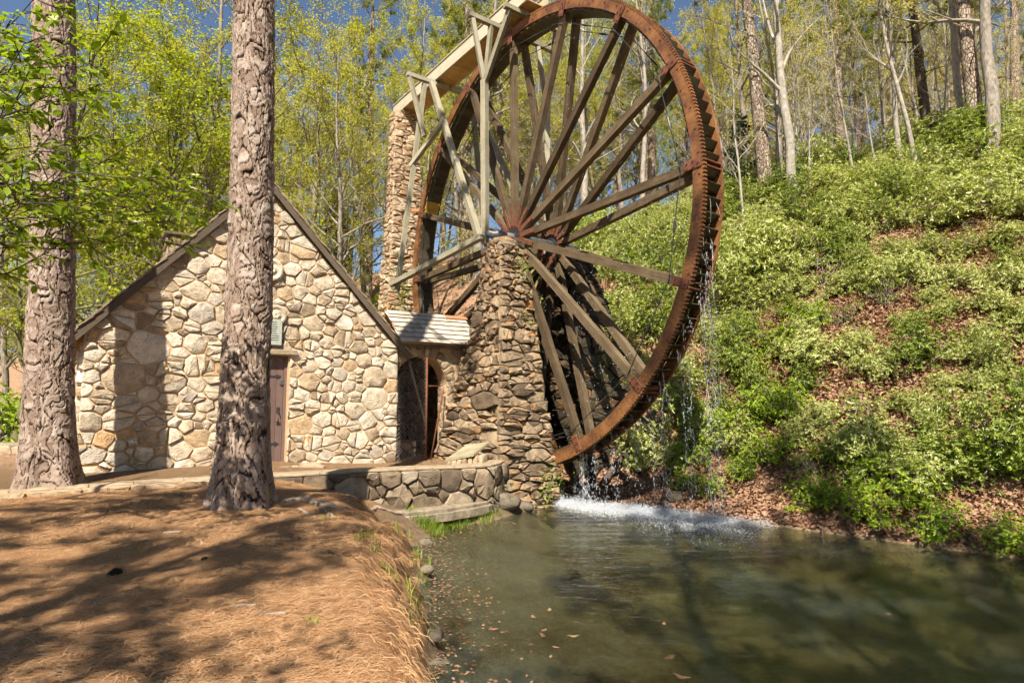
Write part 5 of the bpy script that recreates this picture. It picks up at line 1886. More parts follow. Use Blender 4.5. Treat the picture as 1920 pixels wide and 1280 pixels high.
rnd = random.Random(2024)
placed = []
TZ = ((160, 'behind the left pine'), (420, 'above the left roof slope'), (600, 'above the gable peak'), (740, 'between gable and flume pillar'), (900, 'behind the flume trestle'), (1040, 'behind the left-hand spokes'),
      (1180, 'behind the middle spokes'), (1330, 'behind the right-hand spokes'), (1470, 'beside the wheel rim'), (1580, 'beside the pale forked trunk'), (1700, 'beside the leaning pine'), (1800, 'beside the dark straight pine'), (99999, 'at the upper right corner'))
def scatter(n, keys, xr, yr, group, label, smin=0.8, smax=1.2, dist=2.2, cond=None):
    c = 0
    tries = 0
    while c < n and tries < n * 60:
        tries += 1
        y = rnd.uniform(*yr)
        x = rnd.uniform(*xr) * y                     # spread evenly over the view
        u, nn_ = to_mill(x, y)
        if -10.5 < u < 9 and -11.5 < nn_ < 4.5: continue
        if cond and not cond(x, y): continue
        if any((x - a) ** 2 + (y - b) ** 2 < dist * dist for a, b in placed): continue
        placed.append((x, y))
        key = keys[rnd.randrange(len(keys))]
        kind = key.rstrip('0123456789')
        s = rnd.uniform(smin, smax)
        px = 960 + FPX * x / y
        zn = next(z_ for lim, z_ in TZ if px < lim)
        dp = 'near' if y < 33 else ('mid-depth' if y < 42 else 'far')
        place_tree(key, x, y, s, rnd.uniform(0, 6.28), (R(rnd.uniform(-3, 3)), R(rnd.uniform(-3, 3))), '%s %s %s' % (dp, label[kind], zn), '%s %s %s' % (dp, label[kind], zn))
        c += 1
LBL = {'green': 'bright green leafy tree', 'spring': 'slim yellow-green spring tree', 'pine': 'tall pine', 'pale': 'pale-barked nearly bare tree', 'bud': 'budding brownish tree', 'sapling': 'thin bare sapling'}
GRP = GR2 = None
LB2 = LB3 = LB4 = LBL
scatter(19, ['green0', 'green1', 'spring0', 'spring1'], (-0.95, -0.42), (20, 42), GRP, LBL, 0.9, 1.3, 2.4)
scatter(19, ['spring0', 'spring1', 'spring2', 'bud0', 'spring0'], (-0.55, 0.02), (27, 50), GRP, LBL, 0.85, 1.2, 2.4)
scatter(7, ['pine0', 'pine1', 'pine0'], (-0.9, 0.05), (34, 60), GRP, LBL, 0.9, 1.15, 4)
scatter(22, ['spring2', 'bud0', 'spring1', 'spring0', 'pine1'], (0.0, 0.42), (31, 56), GR2, LB2, 0.85, 1.15, 2.6)
scatter(34, ['bud0', 'bud1', 'pale0', 'spring0', 'spring1', 'spring2', 'pine1', 'pine2', 'pine0'], (0.34, 0.95), (29, 66), GR2, LB2, 0.85, 1.2, 2.0)
scatter(24, ['spring0', 'spring1', 'green0', 'spring0'], (-0.55, 0.36), (44, 68), GRP, LBL, 1.1, 1.45, 2.6)
scatter(14, ['spring0', 'spring1', 'bud0'], (0.34, 0.95), (44, 70), GRP, LBL, 1.0, 1.3, 2.6)
scatter(10, ['pine0', 'pine1', 'pine2'], (0.1, 0.9), (36, 60), GR2, LB2, 0.9, 1.1, 4)
scatter(30, ['sapling0', 'sapling1', 'sapling0'], (0.36, 0.92), (22, 36), None, LB3, 0.8, 1.3, 0.8, lambda x, y: hill_q(x, y) > 10)
scatter(16, ['sapling0', 'sapling1'], (-0.8, -0.2), (24, 36), None, LB4, 0.8, 1.3, 0.9)
# pines behind the camera whose shade falls on the bank and pond
for i, (x, y, s, key, tx, lab) in enumerate((
        (-4.8, -3.4, 0.80, 'pine1', 0, 'pine behind the viewer whose shade dapples the straw bank'),
        (-7.6, -2.2, 0.78, 'pine1', 0, 'pine behind the viewer shading the left of the straw bank'),
        (-4.1, -3.0, 0.82, 'green0', 0, 'leafy tree behind the viewer shading the bank near the roots'),
        (3.4, -5.0, 1.15, 'pine0', 0, 'tall pine behind the viewer shading the middle of the wheel'),
        (0.4, -5.6, 0.90, 'spring0', 0, 'leafy tree behind the viewer dappling the near pond'),
        (3.0, -3.2, 1.05, 'spring2', 0, 'thin-crowned tree behind the viewer dappling the middle pond'),
        (0.6, -4.6, 1.05, 'pine0', 0, 'tall pine behind the viewer shading the middle of the pond'),
        (5.0, -4.0, 0.95, 'pine1', 0, 'pine behind the viewer shading the right half of the pond'),
        (8.6, -3.0, 0.95, 'pine1', 0, 'pine behind the viewer shading the far right of the pond'))):
    place_tree(key, x, y, s, i * 1.1, (R(tx), 0), lab)

# ------------------------------------------------------------------ laurel shrubs on the hillside
def shrub_proto(key, seed, rad, hgt, nros, lsize, mat, aspect=0.34, per=7):
    rng = np.random.RandomState(seed)
    lines, P, D = [], [], []
    ns = 11
    for i in range(ns):
        az, e = rng.uniform(0, 6.28), rng.uniform(0.35, 1.3)
        d = np.array([cos(az) * cos(e) * rad, sin(az) * cos(e) * rad, sin(e) * hgt])
        pts, _ = walk(rng, rng.normal(0, 0.08, 3) * np.array([1, 1, 0]), d / np.linalg.norm(d), np.linalg.norm(d) * rng.uniform(0.7, 1.0), 5, 0.22, 0.0)
        lines.append((pts, np.linspace(0.02, 0.005, 6)))
        for j in range(4):
            b = rng.randint(1, 5)
            p2, _ = walk(rng, pts[b], rdir(rng, 1)[0] + np.array([0, 0, 0.5]), rad * rng.uniform(0.2, 0.5), 3, 0.25, 0.02)
            lines.append((p2, np.linspace(0.009, 0.004, 4)))
            for q_ in (p2[-1], p2[-2]):
                P.append(q_)
        P += [pts[-1], pts[-2]]
    base = np.array(P)
    n = nros
    c = base[rng.randint(0, len(base), n)] + rng.normal(0, 0.16 * rad, (n, 3))
    c[:, 2] = np.maximum(c[:, 2], 0.04)
    axis_ = c * np.array([1 / rad, 1 / rad, 0.7 / hgt]) + np.array([0, 0, 0.5]) + rng.normal(0, 0.3, (n, 3))
    axis_ /= np.linalg.norm(axis_, axis=1)[:, None]
    a1 = np.cross(axis_, rng.normal(0, 1, (n, 3)))
    a1 /= np.linalg.norm(a1, axis=1)[:, None]
    a2 = np.cross(axis_, a1)
    th = np.linspace(0, 2 * pi, per, endpoint=False)[None, :] + rng.uniform(-0.3, 0.3, (n, per))
    Dl = a1[:, None] * np.cos(th)[..., None] + a2[:, None] * np.sin(th)[..., None] + axis_[:, None] * rng.uniform(0.1, 0.9, (n, per, 1))
    Pl = np.repeat(c, per, 0)
    V, F = leaf_arr(rng, Pl, Dl.reshape(-1, 3), lsize, lsize * aspect, 0.15)
    LV, LF = tubes_np(lines, 4)
    sm = mesh_from('stems', LV, LF, True)
    sm.materials.append(M['bark_grey'])
    fm = mesh_from('foliage', V, F)
    fm.materials.append(mat)
    PROTO[key] = (sm, fm)
for i in range(5):
    shrub_proto('laurel%d' % i, 50 + i, 1.0, 1.15 + 0.16 * i, (700, 560, 420, 760, 620)[i], (0.10, 0.095, 0.11, 0.09, 0.115)[i], M['leaf_laurel2'] if i == 3 else M['leaf_laurel'], 0.36)
shrub_proto('twiggy0', 58, 0.9, 1.0, 45, 0.12, M['leaf_laurel2'], 0.36)
for i in range(3):
    shrub_proto('bush%d' % i, 70 + i, 0.7, 0.75, 300, 0.075, M['leaf_vine'], 0.55, 5)

def place_shrub(key, x, y, s, label, group, name='laurel_shrub', cat='shrub', sz=None, dz=-0.05):
    sm, fm = PROTO[key]
    t = thing(name, label, cat, (x, y, ground_z(x, y) + dz), rnd.uniform(0, 6.28), group)
    t.scale = (s, s, sz or s)
    t.rotation_mode = 'ZYX'
    t.rotation_euler = (R(rnd.uniform(-4, 16)), R(rnd.uniform(-16, 4)), t.rotation_euler[2])
    link('stems', sm, None, t)
    link('foliage', fm, None, t)
    return t

pl = []
c = tries = 0
ZONES = ((1100, 'seen through the wheel spokes'), (1300, 'behind the wheel rim'), (1420, 'just right of the wheel rim'), (1540, 'below the stout plated pine'), (1660, 'below the leaning pine'), (1790, 'below the dark straight pine'), (9999, 'at the right end of the hill'))
while c < 330 and tries < 30000:
    tries += 1
    y = rnd.uniform(11.5, 30)
    x = rnd.uniform(0.06, 0.98) * y
    q_ = hill_q(x, y)
    if q_ < 1.2 or q_ > 18: continue
    u, nn_ = to_mill(x, y)
    if u < 2.2 and nn_ < 4.6: continue
    if u < 9 and nn_ < 1.8: continue
    px = 960 + FPX * x / y
    # clumped cover with gaps where the litter shows
    clump = 0.5 + 1.6 * float(rough2(x * 0.9 + 7, y * 0.9 - 3))
    dens = np.clip(0.30 + q_ * 0.11, 0, 1) * np.clip(0.55 + clump, 0.22, 1)
    if rnd.random() > dens: continue
    s_ = rnd.choice((0.55, 0.7, 0.9, 1.1, 1.35)) * (0.85 if q_ < 4 else 1.0)
    dmin = 0.40 + 0.36 * s_
    if any((x - a) ** 2 + (y - b) ** 2 < dmin * dmin for a, b in pl): continue
    pl.append((x, y))
    band = 'low' if q_ < 5 else ('halfway up' if q_ < 10 else 'high')
    zone = next(zn for lim, zn in ZONES if px < lim)
    key = 'twiggy0' if rnd.random() < 0.10 else 'laurel%d' % rnd.randrange(5)
    look = {'t': 'twiggy half-bare shrub', 'l': 'pale yellow-green laurel shrub'}[key[0]] if key != 'laurel3' else 'darker green laurel shrub'
    place_shrub(key, x, y, s_ * rnd.uniform(0.9, 1.1), '%s %s on the slope %s' % (look, band, zone), '%ss %s on the slope %s' % (look, band, zone), sz=s_ * rnd.uniform(0.8, 1.25))
    c += 1
BUSH = [(1300, 850, 0.9), (1345, 800, 1.0), (1420, 770, 1.2), (1480, 760, 1.25), (1440, 850, 1.0), (1385, 880, 0.8), (1560, 930, 0.9), (1640, 960, 1.0), (1700, 930, 1.1), (1620, 890, 1.0),
        (1745, 985, 0.9), (1340, 915, 0.7), (1290, 900, 0.7), (1500, 930, 0.8), (1880, 1010, 0.8), (1905, 870, 1.0), (1310, 760, 0.8), (1455, 650, 1.2), (1520, 600, 1.1), (1400, 700, 1.0), (1660, 860, 0.9), (1560, 850, 0.8)]
for i, (px, py, s) in enumerate(BUSH):
    p = ray_ground(px, py + 12, 9.0, 40)
    wh = 'behind the falling water' if px < 1360 else ('right of the falling water' if px < 1530 else ('below the middle of the hillside' if px < 1720 else 'by the right end of the pond'))
    hh = 'at the pond edge' if py > 900 else ('a little above the pond' if py > 790 else 'halfway up the slope')
    place_shrub('bush%d' % (i % 3), p[0], p[1], s, 'bright green low bush %s %s' % (hh, wh), 'bright green low bushes %s %s' % (hh, wh), 'low_bush', 'bush')

# understorey behind the house and at the far left
for k, (xr, yr, nmax, where) in enumerate((((-0.98, -0.72), (17, 32), 16, 'in the wood left of the mill house'), ((-0.36, -0.08), (27, 44), 18, 'on the rise behind the flume pillar'), ((0.02, 0.2), (24, 34), 8, 'on the slope seen under the wheel hub'))):
    c = tries = 0
    while c < nmax and tries < 900:
        tries += 1
        y = rnd.uniform(*yr)
        x = rnd.uniform(*xr) * y
        u, nn_ = to_mill(x, y)
        if -10.5 < u < 3 and -11.5 < nn_ < 5: continue
        dp = 'nearer' if y < sum(yr) / 2 else 'farther'
        place_shrub('bush%d' % (c % 3), x, y, rnd.uniform(1.2, 2.2), '%s green undergrowth bush %s' % (dp, where), '%s green undergrowth bushes %s' % (dp, where), 'undergrowth_bush', 'bush')
        c += 1

# ------------------------------------------------------------------ dogwood at the left
def dogwood():
    rng = np.random.RandomState(88)
    bx, by = -7.3, 5.9
    z0 = ground_z(bx, by)
    t = thing('dogwood_tree', 'dogwood with layered leafy branches and white flowers reaching in from the left', 'tree', (bx, by, z0))
    B = np.array([bx, by, z0])
    tp, _ = walk(rng, np.zeros(3), np.array([0.05, 0, 1.0]), 6.2, 9, 0.06, 0.1)
    lines = [(tp, np.linspace(0.085, 0.03, 10))]
    P, D, FP = [], [], []
    tgt = [  # tip px, py, depth: ends of the leaning sprays
        (175, 60, 6.2), (120, 20, 5.6), (60, 110, 5.4), (215, 150, 6.0), (150, 180, 5.6), (60, 200, 5.2), (245, 255, 6.2), (150, 265, 5.8), (330, 330, 6.2), (255, 350, 5.7), (370, 400, 6.3), (300, 440, 6.0), (200, 400, 5.5),
        (110, 370, 5.3), (340, 460, 6.4), (60, 330, 5.0), (20, 60, 4.9), (30, 420, 5.6), (230, 300, 5.3), (380, 360, 6.8), (10, 250, 5.2), (270, 395, 6.6), (130, 300, 4.8), (190, 90, 5.2), (90, 160, 4.8), (40, 380, 4.6), (180, 330, 5.0), (310, 385, 5.6), (100, 60, 5.0), (230, 440, 5.8)]
    for (px, py, Y) in tgt:
        tip = at(px, py, Y) - B
        hz = np.clip(tip[2] - rng.uniform(-0.1, 0.7), 0.9, 6.0)
        k = np.interp(hz, tp[:, 2], np.arange(10))
        s0 = tp[int(min(k, 8))]
        n = 9
        mid = (s0 + tip) / 2 + np.array([0, 0, rng.uniform(0.0, 0.4)])
        pts = []
        for i in range(n + 1):
            w = i / n
            p = (1 - w) ** 2 * s0 + 2 * w * (1 - w) * mid + w * w * tip
            pts.append(p + (rng.normal(0, 0.06, 3) if 0 < i < n else 0))
        pts = np.array(pts)
        lines.append((pts, np.linspace(0.013, 0.003, n + 1)))
        for j in range(17):
            k2 = rng.uniform(0.35, 1.0) * n
            a = int(min(k2, n - 1))
            q0 = pts[a] + (pts[a + 1] - pts[a]) * (k2 - a)
            d = (pts[a + 1] - pts[a])
            d = d / np.linalg.norm(d) + rng.normal(0, 0.75, 3) * np.array([1, 1, 0.35])
            d /= np.linalg.norm(d)
            q1 = q0 + d * rng.uniform(0.12, 0.42)
            lines.append((np.array([q0, (q0 + q1) / 2 + rng.normal(0, 0.012, 3), q1]), np.array([0.006, 0.005, 0.003])))
            for w in (0.5, 0.75, 1.0):
                for s in range(2):
                    P.append(q0 + (q1 - q0) * w + rng.normal(0, 0.012, 3))
                    dd = d * 0.7 + rng.normal(0, 0.6, 3) * np.array([1, 1, 0.3]) + np.array([0, 0, -0.22])
                    D.append(dd)
            if rng.uniform() < 0.10 and q1[2] > 2.5: FP.append(q1 + np.array([0, 0, 0.03]))
    LV, LF = tubes_np(lines, 5)
    link('branches', mesh_from('branches', LV, LF, True), M['bark_dark'], t)
    P, D = np.array(P), np.array(D)
    # ovate leaves with six edge points
    n = len(P)
    D /= np.linalg.norm(D, axis=1)[:, None]
    s = np.cross(D, rng.normal(0, 0.35, (n, 3)) + np.array([0, 0, 1.0]))
    s /= np.linalg.norm(s, axis=1)[:, None]
    up = np.cross(s, D)
    L = rng.uniform(0.07, 0.13, (n, 1))
    W = L * rng.uniform(0.46, 0.60, (n, 1))
    prof = ((0.0, 0.0), (0.25, 0.42), (0.55, 0.48), (0.82, 0.22), (1.0, 0.0))
    vs = [P, P + D * L * 0.25 + s * W * 0.42 + up * W * 0.12, P + D * L * 0.58 + s * W * 0.47 + up * W * 0.10 - up * L * 0.05, P + D * L - up * L * 0.22,
          P + D * L * 0.58 - s * W * 0.47 + up * W * 0.10 - up * L * 0.05, P + D * L * 0.25 - s * W * 0.42 + up * W * 0.12, P + D * L * 0.5 - up * L * 0.06]
    V = np.stack(vs, 1).reshape(-1, 3)
    i = np.arange(n)[:, None] * 7
    F = np.concatenate([i + np.array([f]) for f in ((0, 1, 6), (1, 2, 6), (2, 3, 6), (3, 4, 6), (4, 5, 6), (5, 0, 6))], 0)
    link('crown', mesh_from('crown', V, F, True), M['leaf_dogwood'], t)
    fm = MB()
    for k in range(4):
        a = k * pi / 2
        r = lambda x, y, z: (x * cos(a) - y * sin(a), x * sin(a) + y * cos(a), z)
        fm.add([r(0, 0, 0), r(0.022, 0.016, 0.008), r(0.042, 0.014, 0.012), r(0.038, 0, 0.006), r(0.042, -0.014, 0.012), r(0.022, -0.016, 0.008)], [(0, 1, 2, 3), (0, 3, 4, 5)])
    fme = mesh_from('flower', fm.V, fm.F)
    fme.materials.append(M['petal'])
    for q_ in FP[:40]:
        o = link('flower', fme, None, t, tuple(q_), (rng.uniform(-0.5, 0.5), rng.uniform(-0.5, 0.5), rng.uniform(0, 6)))
        o.scale = (1.25,) * 3
dogwood()

# ------------------------------------------------------------------ litter, straw, grass
def scatter_ground(rng, n, xr, yr, cond):
    x = rng.uniform(xr[0], xr[1], n)
    y = rng.uniform(yr[0], yr[1], n)
    m = cond(x, y)
    x, y = x[m], y[m]
    z = H(x, y)
    e = 0.06
    nx_ = -(H(x + e, y) - z) / e
    ny_ = -(H(x, y + e) - z) / e
    N = np.stack([nx_, ny_, np.ones_like(x)], 1)
    N /= np.linalg.norm(N, axis=1)[:, None]
    return np.stack([x, y, z], 1), N

def straw_mat():
    rng = np.random.RandomState(6)
    Vs, Fs, b = [], [], 0
    for n, xr, yr in ((150000, (-5.5, 0.2), (2.6, 6.0)), (130000, (-9.5, 0.0), (5.5, 11.2))):
        def cond(x, y):
            ky = np.interp(x, KERB[:, 0], KERB[:, 1])
            z = H(x, y)
            return (y < ky - 0.05) & (z > WATER + 0.25) & (x > -0.92 * y) & (x < np.interp(y, FOOT[:, 0], FOOT[:, 1]) - 0.03)
        P, N = scatter_ground(rng, n, xr, yr, cond)
        k = len(P)
        az = rng.normal(0.25, 0.75, k) + (rng.uniform(0, 1, k) < 0.3) * rng.uniform(0, 3.1, k)
        D = np.stack([np.cos(az), np.sin(az) * 0.8, np.zeros(k)], 1)
        D -= N * (D * N).sum(1)[:, None]
        D /= np.linalg.norm(D, axis=1)[:, None]
        # on the slope the needles hang down
        steep = np.clip((0.93 - N[:, 2]) / 0.2, 0, 1)[:, None]
        down = np.array([0, 0, -1.0]) + N * N[:, 2:3]
        dn = np.linalg.norm(down, axis=1)[:, None] + 1e-6
        D = D * (1 - 0.75 * steep) + down / dn * steep * 0.9
        D /= np.linalg.norm(D, axis=1)[:, None]
        S = np.cross(N, D)
        L = rng.uniform(0.07, 0.17, (k, 1))
        w = rng.uniform(0.0012, 0.0024, (k, 1)) * (1.0 + 0.5 * (P[:, 1:2] > 6))
        h0 = rng.uniform(0.002, 0.022, (k, 1))
        h1 = h0 + rng.uniform(-0.006, 0.020, (k, 1))
        P0 = P + N * h0
        P1 = P + D * L + N * h1
        M0 = (P0 + P1) / 2 + S * rng.normal(0, 0.012, (k, 1)) + N * 0.006
        V = np.stack([P0 - S * w, P0 + S * w, M0 + S * w, M0 - S * w, P1], 1).reshape(-1, 3)
        i = np.arange(k)[:, None] * 5 + b
        Fs.append(np.concatenate([i + np.array([[0, 1, 2]]), i + np.array([[0, 2, 3]]), i + np.array([[3, 2, 4]])], 0))
        Vs.append(V)
        b += len(V)
    o = link('pine_straw', mesh_from('pine_straw', np.concatenate(Vs), np.concatenate(Fs)), M['straw'])
    tag(o, 'fallen pine needles carpeting the bank', 'pine straw', kind='stuff')
straw_mat()

def hanging_straw():
    rng = np.random.RandomState(61)
    Vs, Fs, b = [], [], 0
    for i in range(230):
        y = rng.uniform(3.2, 11.0)
        xf, xc = np.interp(y, FOOT[:, 0], FOOT[:, 1]), np.interp(y, CREST[:, 0], CREST[:, 1])
        x = xf + (xc - xf) * rng.uniform(0.12, 1.0)
        z = ground_z(x, y)
        if z < WATER + 0.12: continue
        n = 26
        P = np.array([x, y, z]) + rng.normal(0, 0.05, (n, 3)) * np.array([1, 1, 0.3]) + np.array([0, 0, 0.01])
        D = np.array([0.75, -0.15, -0.65]) + rng.normal(0, 0.33, (n, 3))
        D /= np.linalg.norm(D, axis=1)[:, None]
        S = np.cross(D, rng.normal(0, 1, (n, 3)))
        S /= np.linalg.norm(S, axis=1)[:, None]
        L = rng.uniform(0.07, 0.20, (n, 1))
        w = rng.uniform(0.0014, 0.0028, (n, 1))
        Mid = P + D * L * 0.5 + np.array([0, 0, 0.02])
        E_ = P + D * L + np.array([0, 0, -0.03])
        V = np.stack([P - S * w, P + S * w, Mid + S * w, Mid - S * w, E_], 1).reshape(-1, 3)
        k = np.arange(n)[:, None] * 5 + b
        Fs.append(np.concatenate([k + np.array([[0, 1, 2]]), k + np.array([[0, 2, 3]]), k + np.array([[3, 2, 4]])], 0))
        Vs.append(V)
        b += len(V)
    o = link('hanging_straw', mesh_from('hanging_straw', np.concatenate(Vs), np.concatenate(Fs)), M['straw'])
    tag(o, 'dry needles and grass hanging over the eroded bank', 'pine straw', kind='stuff')
hanging_straw()

def leaf_litter():
    rng = np.random.RandomState(8)
    Vs, Fs, b = [], [], 0
    for n, xr, yr, sz in ((70000, (1.0, 14.0), (8.5, 18.0), 0.105), (70000, (0, 24), (14, 27), 0.13), (16000, (-22, 0), (16, 32), 0.12)):
        P, N = scatter_ground(rng, n, xr, yr, lambda x, y: (hill_q(x, y) > -0.25) & (H(x, y) > WATER + 0.02) & (x < 1.0 * y) & (H(x, y) > -2.68) if xr[0] >= 0 else (np.interp(x, KERB[:, 0], KERB[:, 1]) + 6 < y))
        D = np.cross(N, rng.normal(0, 1, P.shape)) + N * rng.uniform(-0.1, 0.5, (len(P), 1))
        V, F = leaf_arr(rng, P + N * rng.uniform(0.005, 0.04, (len(P), 1)), D, sz, sz * 0.6, 0.3)
        Vs.append(V)
        Fs.append(F + b)
        b += len(V)
    o = link('leaf_litter', mesh_from('leaf_litter', np.concatenate(Vs), np.concatenate(Fs)), M['dead_leaf'])
    tag(o, 'brown fallen leaves covering the hillside', 'leaf litter', kind='stuff')
leaf_litter()

def grass_tuft(label, x, y, n, r, hgt, seed, name='grass_tuft', group=None, z=None, mat='grass'):
    rng = np.random.RandomState(seed)
    z0 = ground_z(x, y) if z is None else z
    a = rng.uniform(0, 2 * pi, n)
    rr = r * np.sqrt(rng.uniform(0, 1, n))
    px, py = x + rr * np.cos(a), y + rr * np.sin(a)
    pz = H(px, py) if z is None else np.full(n, z)
    P = np.stack([px - x, py - y, pz - z0 - 0.01], 1)
    az = rng.uniform(0, 2 * pi, n)
    lean = rng.uniform(0.15, 0.8, (n, 1))
    D = np.stack([np.cos(az), np.sin(az), np.zeros(n)], 1)
    S = np.stack([-np.sin(az), np.cos(az), np.zeros(n)], 1)
    L = hgt * rng.uniform(0.5, 1.15, (n, 1))
    w = rng.uniform(0.003, 0.007, (n, 1))
    up = np.array([0, 0, 1.0])
    m = P + up * L * 0.6 + D * L * lean * 0.3
    e = P + up * L * 0.85 + D * L * lean
    V = np.stack([P - S * w, P + S * w, m + S * w * 0.8, m - S * w * 0.8, e], 1).reshape(-1, 3)
    i = np.arange(n)[:, None] * 5
    F = np.concatenate([i + np.array([[0, 1, 2]]), i + np.array([[0, 2, 3]]), i + np.array([[3, 2, 4]])], 0)
    o = link(name, mesh_from(name, V, F), M[mat], None, (x, y, z0))
    return tag(o, label, 'grass', group)
gr = [(800, 985), (825, 978), (850, 972), (872, 965), (900, 958), (922, 950), (840, 992), (815, 1000), (785, 972), (880, 955), (858, 985), (905, 968), (830, 965), (795, 965)]
for i, (px, py) in enumerate(gr):
    p = ray_ground(px, py, 9, 15)
    grass_tuft('fresh green grass patch by the water below the concrete ledge', p[0], p[1], 170, 0.26, 0.24, 300 + i, group='grass at the foot of the ledge')
for i, (px, py, s) in enumerate(((690, 1010, 0.16), (700, 1030, 0.16), (725, 1075, 0.15), (672, 1015, 0.12), (745, 1000, 0.2), (780, 1045, 0.2), (790, 1090, 0.2), (765, 1110, 0.18), (785, 1160, 0.2), (775, 1200, 0.18), (770, 1010, 0.2), (795, 1060, 0.22))):
    p = ray_ground(px, py, 3, 13)
    grass_tuft('thin green grass blades growing on the needle-covered bank edge', p[0], p[1], 16, 0.10, s, 340 + i, group='grass blades along the bank edge')
for i, (px, py) in enumerate(((258, 1042), (585, 1172), (605, 975))):
    p = ray_ground(px, py, 3, 13)
    grass_tuft(['small green grass sprig beside the left pine cone', 'lone grass sprig on the sunlit straw near the bank edge', 'small grass sprig beside the pine roots'][i], p[0], p[1], 14, 0.05, 0.09, 360 + i)

# ------------------------------------------------------------------ pine cones, roots, sticks, logs
def pine_cone(px, py, label, s, rot):
    p = ray_ground(px, py, 3, 12)
    t = thing('pine_cone', label, 'pine cone', (p[0], p[1], p[2] + 0.03 * s))
    t.rotation_euler = rot
    t.scale = (s, s, s)
    MB().tube([(-0.05, 0, 0), (-0.02, 0, 0), (0.03, 0, 0), (0.06, 0, 0)], [0.008, 0.018, 0.015, 0.003], 8).build('core', M['cone'], t)
    for r_ in range(8):
        x_ = -0.045 + r_ * 0.0135
        rad = 0.036 * sin(pi * (r_ + 1.2) / 9.5) + 0.006
        for k in range(9):
            a = k * 2 * pi / 9 + r_ * 0.35
            c_, s_ = cos(a), sin(a)
            V = [(x_ - 0.004, c_ * 0.012 - s_ * 0.005, s_ * 0.012 + c_ * 0.005), (x_ - 0.004, c_ * 0.012 + s_ * 0.005, s_ * 0.012 - c_ * 0.005),
                 (x_ + 0.010, c_ * rad + s_ * 0.010, s_ * rad - c_ * 0.010), (x_ + 0.012, c_ * rad * 1.12, s_ * rad * 1.12), (x_ + 0.010, c_ * rad - s_ * 0.010, s_ * rad + c_ * 0.010)]
            V2 = [(v[0] + 0.004, v[1], v[2]) for v in V]
            MB().add(V + V2, [(0, 1, 2, 3, 4), (9, 8, 7, 6, 5), (0, 5, 6, 1), (1, 6, 7, 2), (2, 7, 8, 3), (3, 8, 9, 4), (4, 9, 5, 0)]).build('scale', M['cone'], t)
pine_cone(212, 1082, 'dark open pine cone lying on the straw at left', 1.0, (0.2, -0.2, 0.3))
pine_cone(382, 1053, 'small dark pine cone in the shade near the bank middle', 0.7, (0.1, 0.4, 1.4))

def root(label, pts, r, seed):
    rng = np.random.RandomState(seed)
    P = np.array([ray_ground(px, py, 6, 14) for px, py in pts])
    s = np.linspace(0, len(P) - 1, len(P) * 5)
    Q = np.stack([np.interp(s, np.arange(len(P)), P[:, i]) for i in range(3)], 1)
    Q += rng.normal(0, 0.018, Q.shape)
    Q[:, 2] = H(Q[:, 0], Q[:, 1]) + 0.025 * np.sin(np.linspace(0.3, 3.0, len(Q)))
    rr = np.interp(np.linspace(0, 1, len(Q)), [0, 0.6, 1], [r, r * 0.75, r * 0.2]) * rng.uniform(0.8, 1.2, len(Q))
    V, F = tube_arr(Q, rr, 7, True)
    c = Q[0]
    tag(link('root', mesh_from('root', V - c, F, True), M['root'], None, tuple(c)), label, 'root')
root('gnarled grey root running right from the pine base', [(528, 945), (570, 938), (600, 950), (640, 958), (690, 962)], 0.055, 1)
root('forked pale root tip ending above the bank edge', [(600, 948), (615, 965), (628, 972)], 0.03, 2)
root('dark root creeping along under the retaining wall', [(650, 940), (700, 952), (740, 962), (775, 968)], 0.045, 3)
root('thin root near the bank corner', [(560, 955), (575, 966), (605, 970)], 0.022, 4)
def stick(label, a, b, r, seed, mat='root', name='stick', cat='stick', lift=0.02):
    rng = np.random.RandomState(seed)
    a, b = np.array(a), np.array(b)
    n = 9
    Q = a + (b - a) * np.linspace(0, 1, n)[:, None] + rng.normal(0, 0.012, (n, 3)) * np.linalg.norm(b - a)
    V, F = tube_arr(Q, r * np.linspace(1, 0.6, n), 7, True)
    tag(link(name, mesh_from(name, V - a, F, True), M[mat], None, tuple(a)), label, cat)
a, b = ray_ground(1128, 925, 12, 30), ray_ground(1248, 755, 12, 30)
stick('dark fallen log slanting down behind the falling water', a + [0, 0, 0.12], b + [0, 0, 0.25], 0.10, 5, 'bark_dark', 'fallen_log', 'log')
a, b = ray_ground(1130, 810, 12, 30), ray_ground(1215, 770, 12, 30)
stick('short pale broken branch on the slope behind the wheel', a + [0, 0, 0.1], b + [0, 0, 0.25], 0.05, 6, 'bark_grey', 'fallen_branch', 'branch')
a, b = ray_ground(1540, 1000, 9, 30), ray_ground(1548, 1080, 7, 14)
b = at(1545, 1022, a[1] - 0.9)
stick('bare twig hanging over the pond edge', a + [0, 0, 0.15], b, 0.012, 7)
a, b = ray_ground(1820, 300, 17, 40), ray_ground(1918, 255, 17, 40)
stick('old log lying across the hill crest at upper right', a + [0, 0, 0.7], b + [0, 0, 0.7], 0.16, 8, 'bark_grey', 'fallen_log', 'log')
for i, (px, py, r_) in enumerate(((322, 1002, 0.05), (455, 1142, 0.055), (510, 1158, 0.05))):
    p = ray_ground(px, py, 3, 12)
    stick(['small bark chip on the shaded straw', 'pale bark chip on the straw near the grass sprig', 'curled bark strip on the straw'][i], p + [-0.09, 0, 0.02], p + [0.09, 0.03, 0.025], 0.018, 20 + i, 'root', 'bark_chip', 'bark chip')
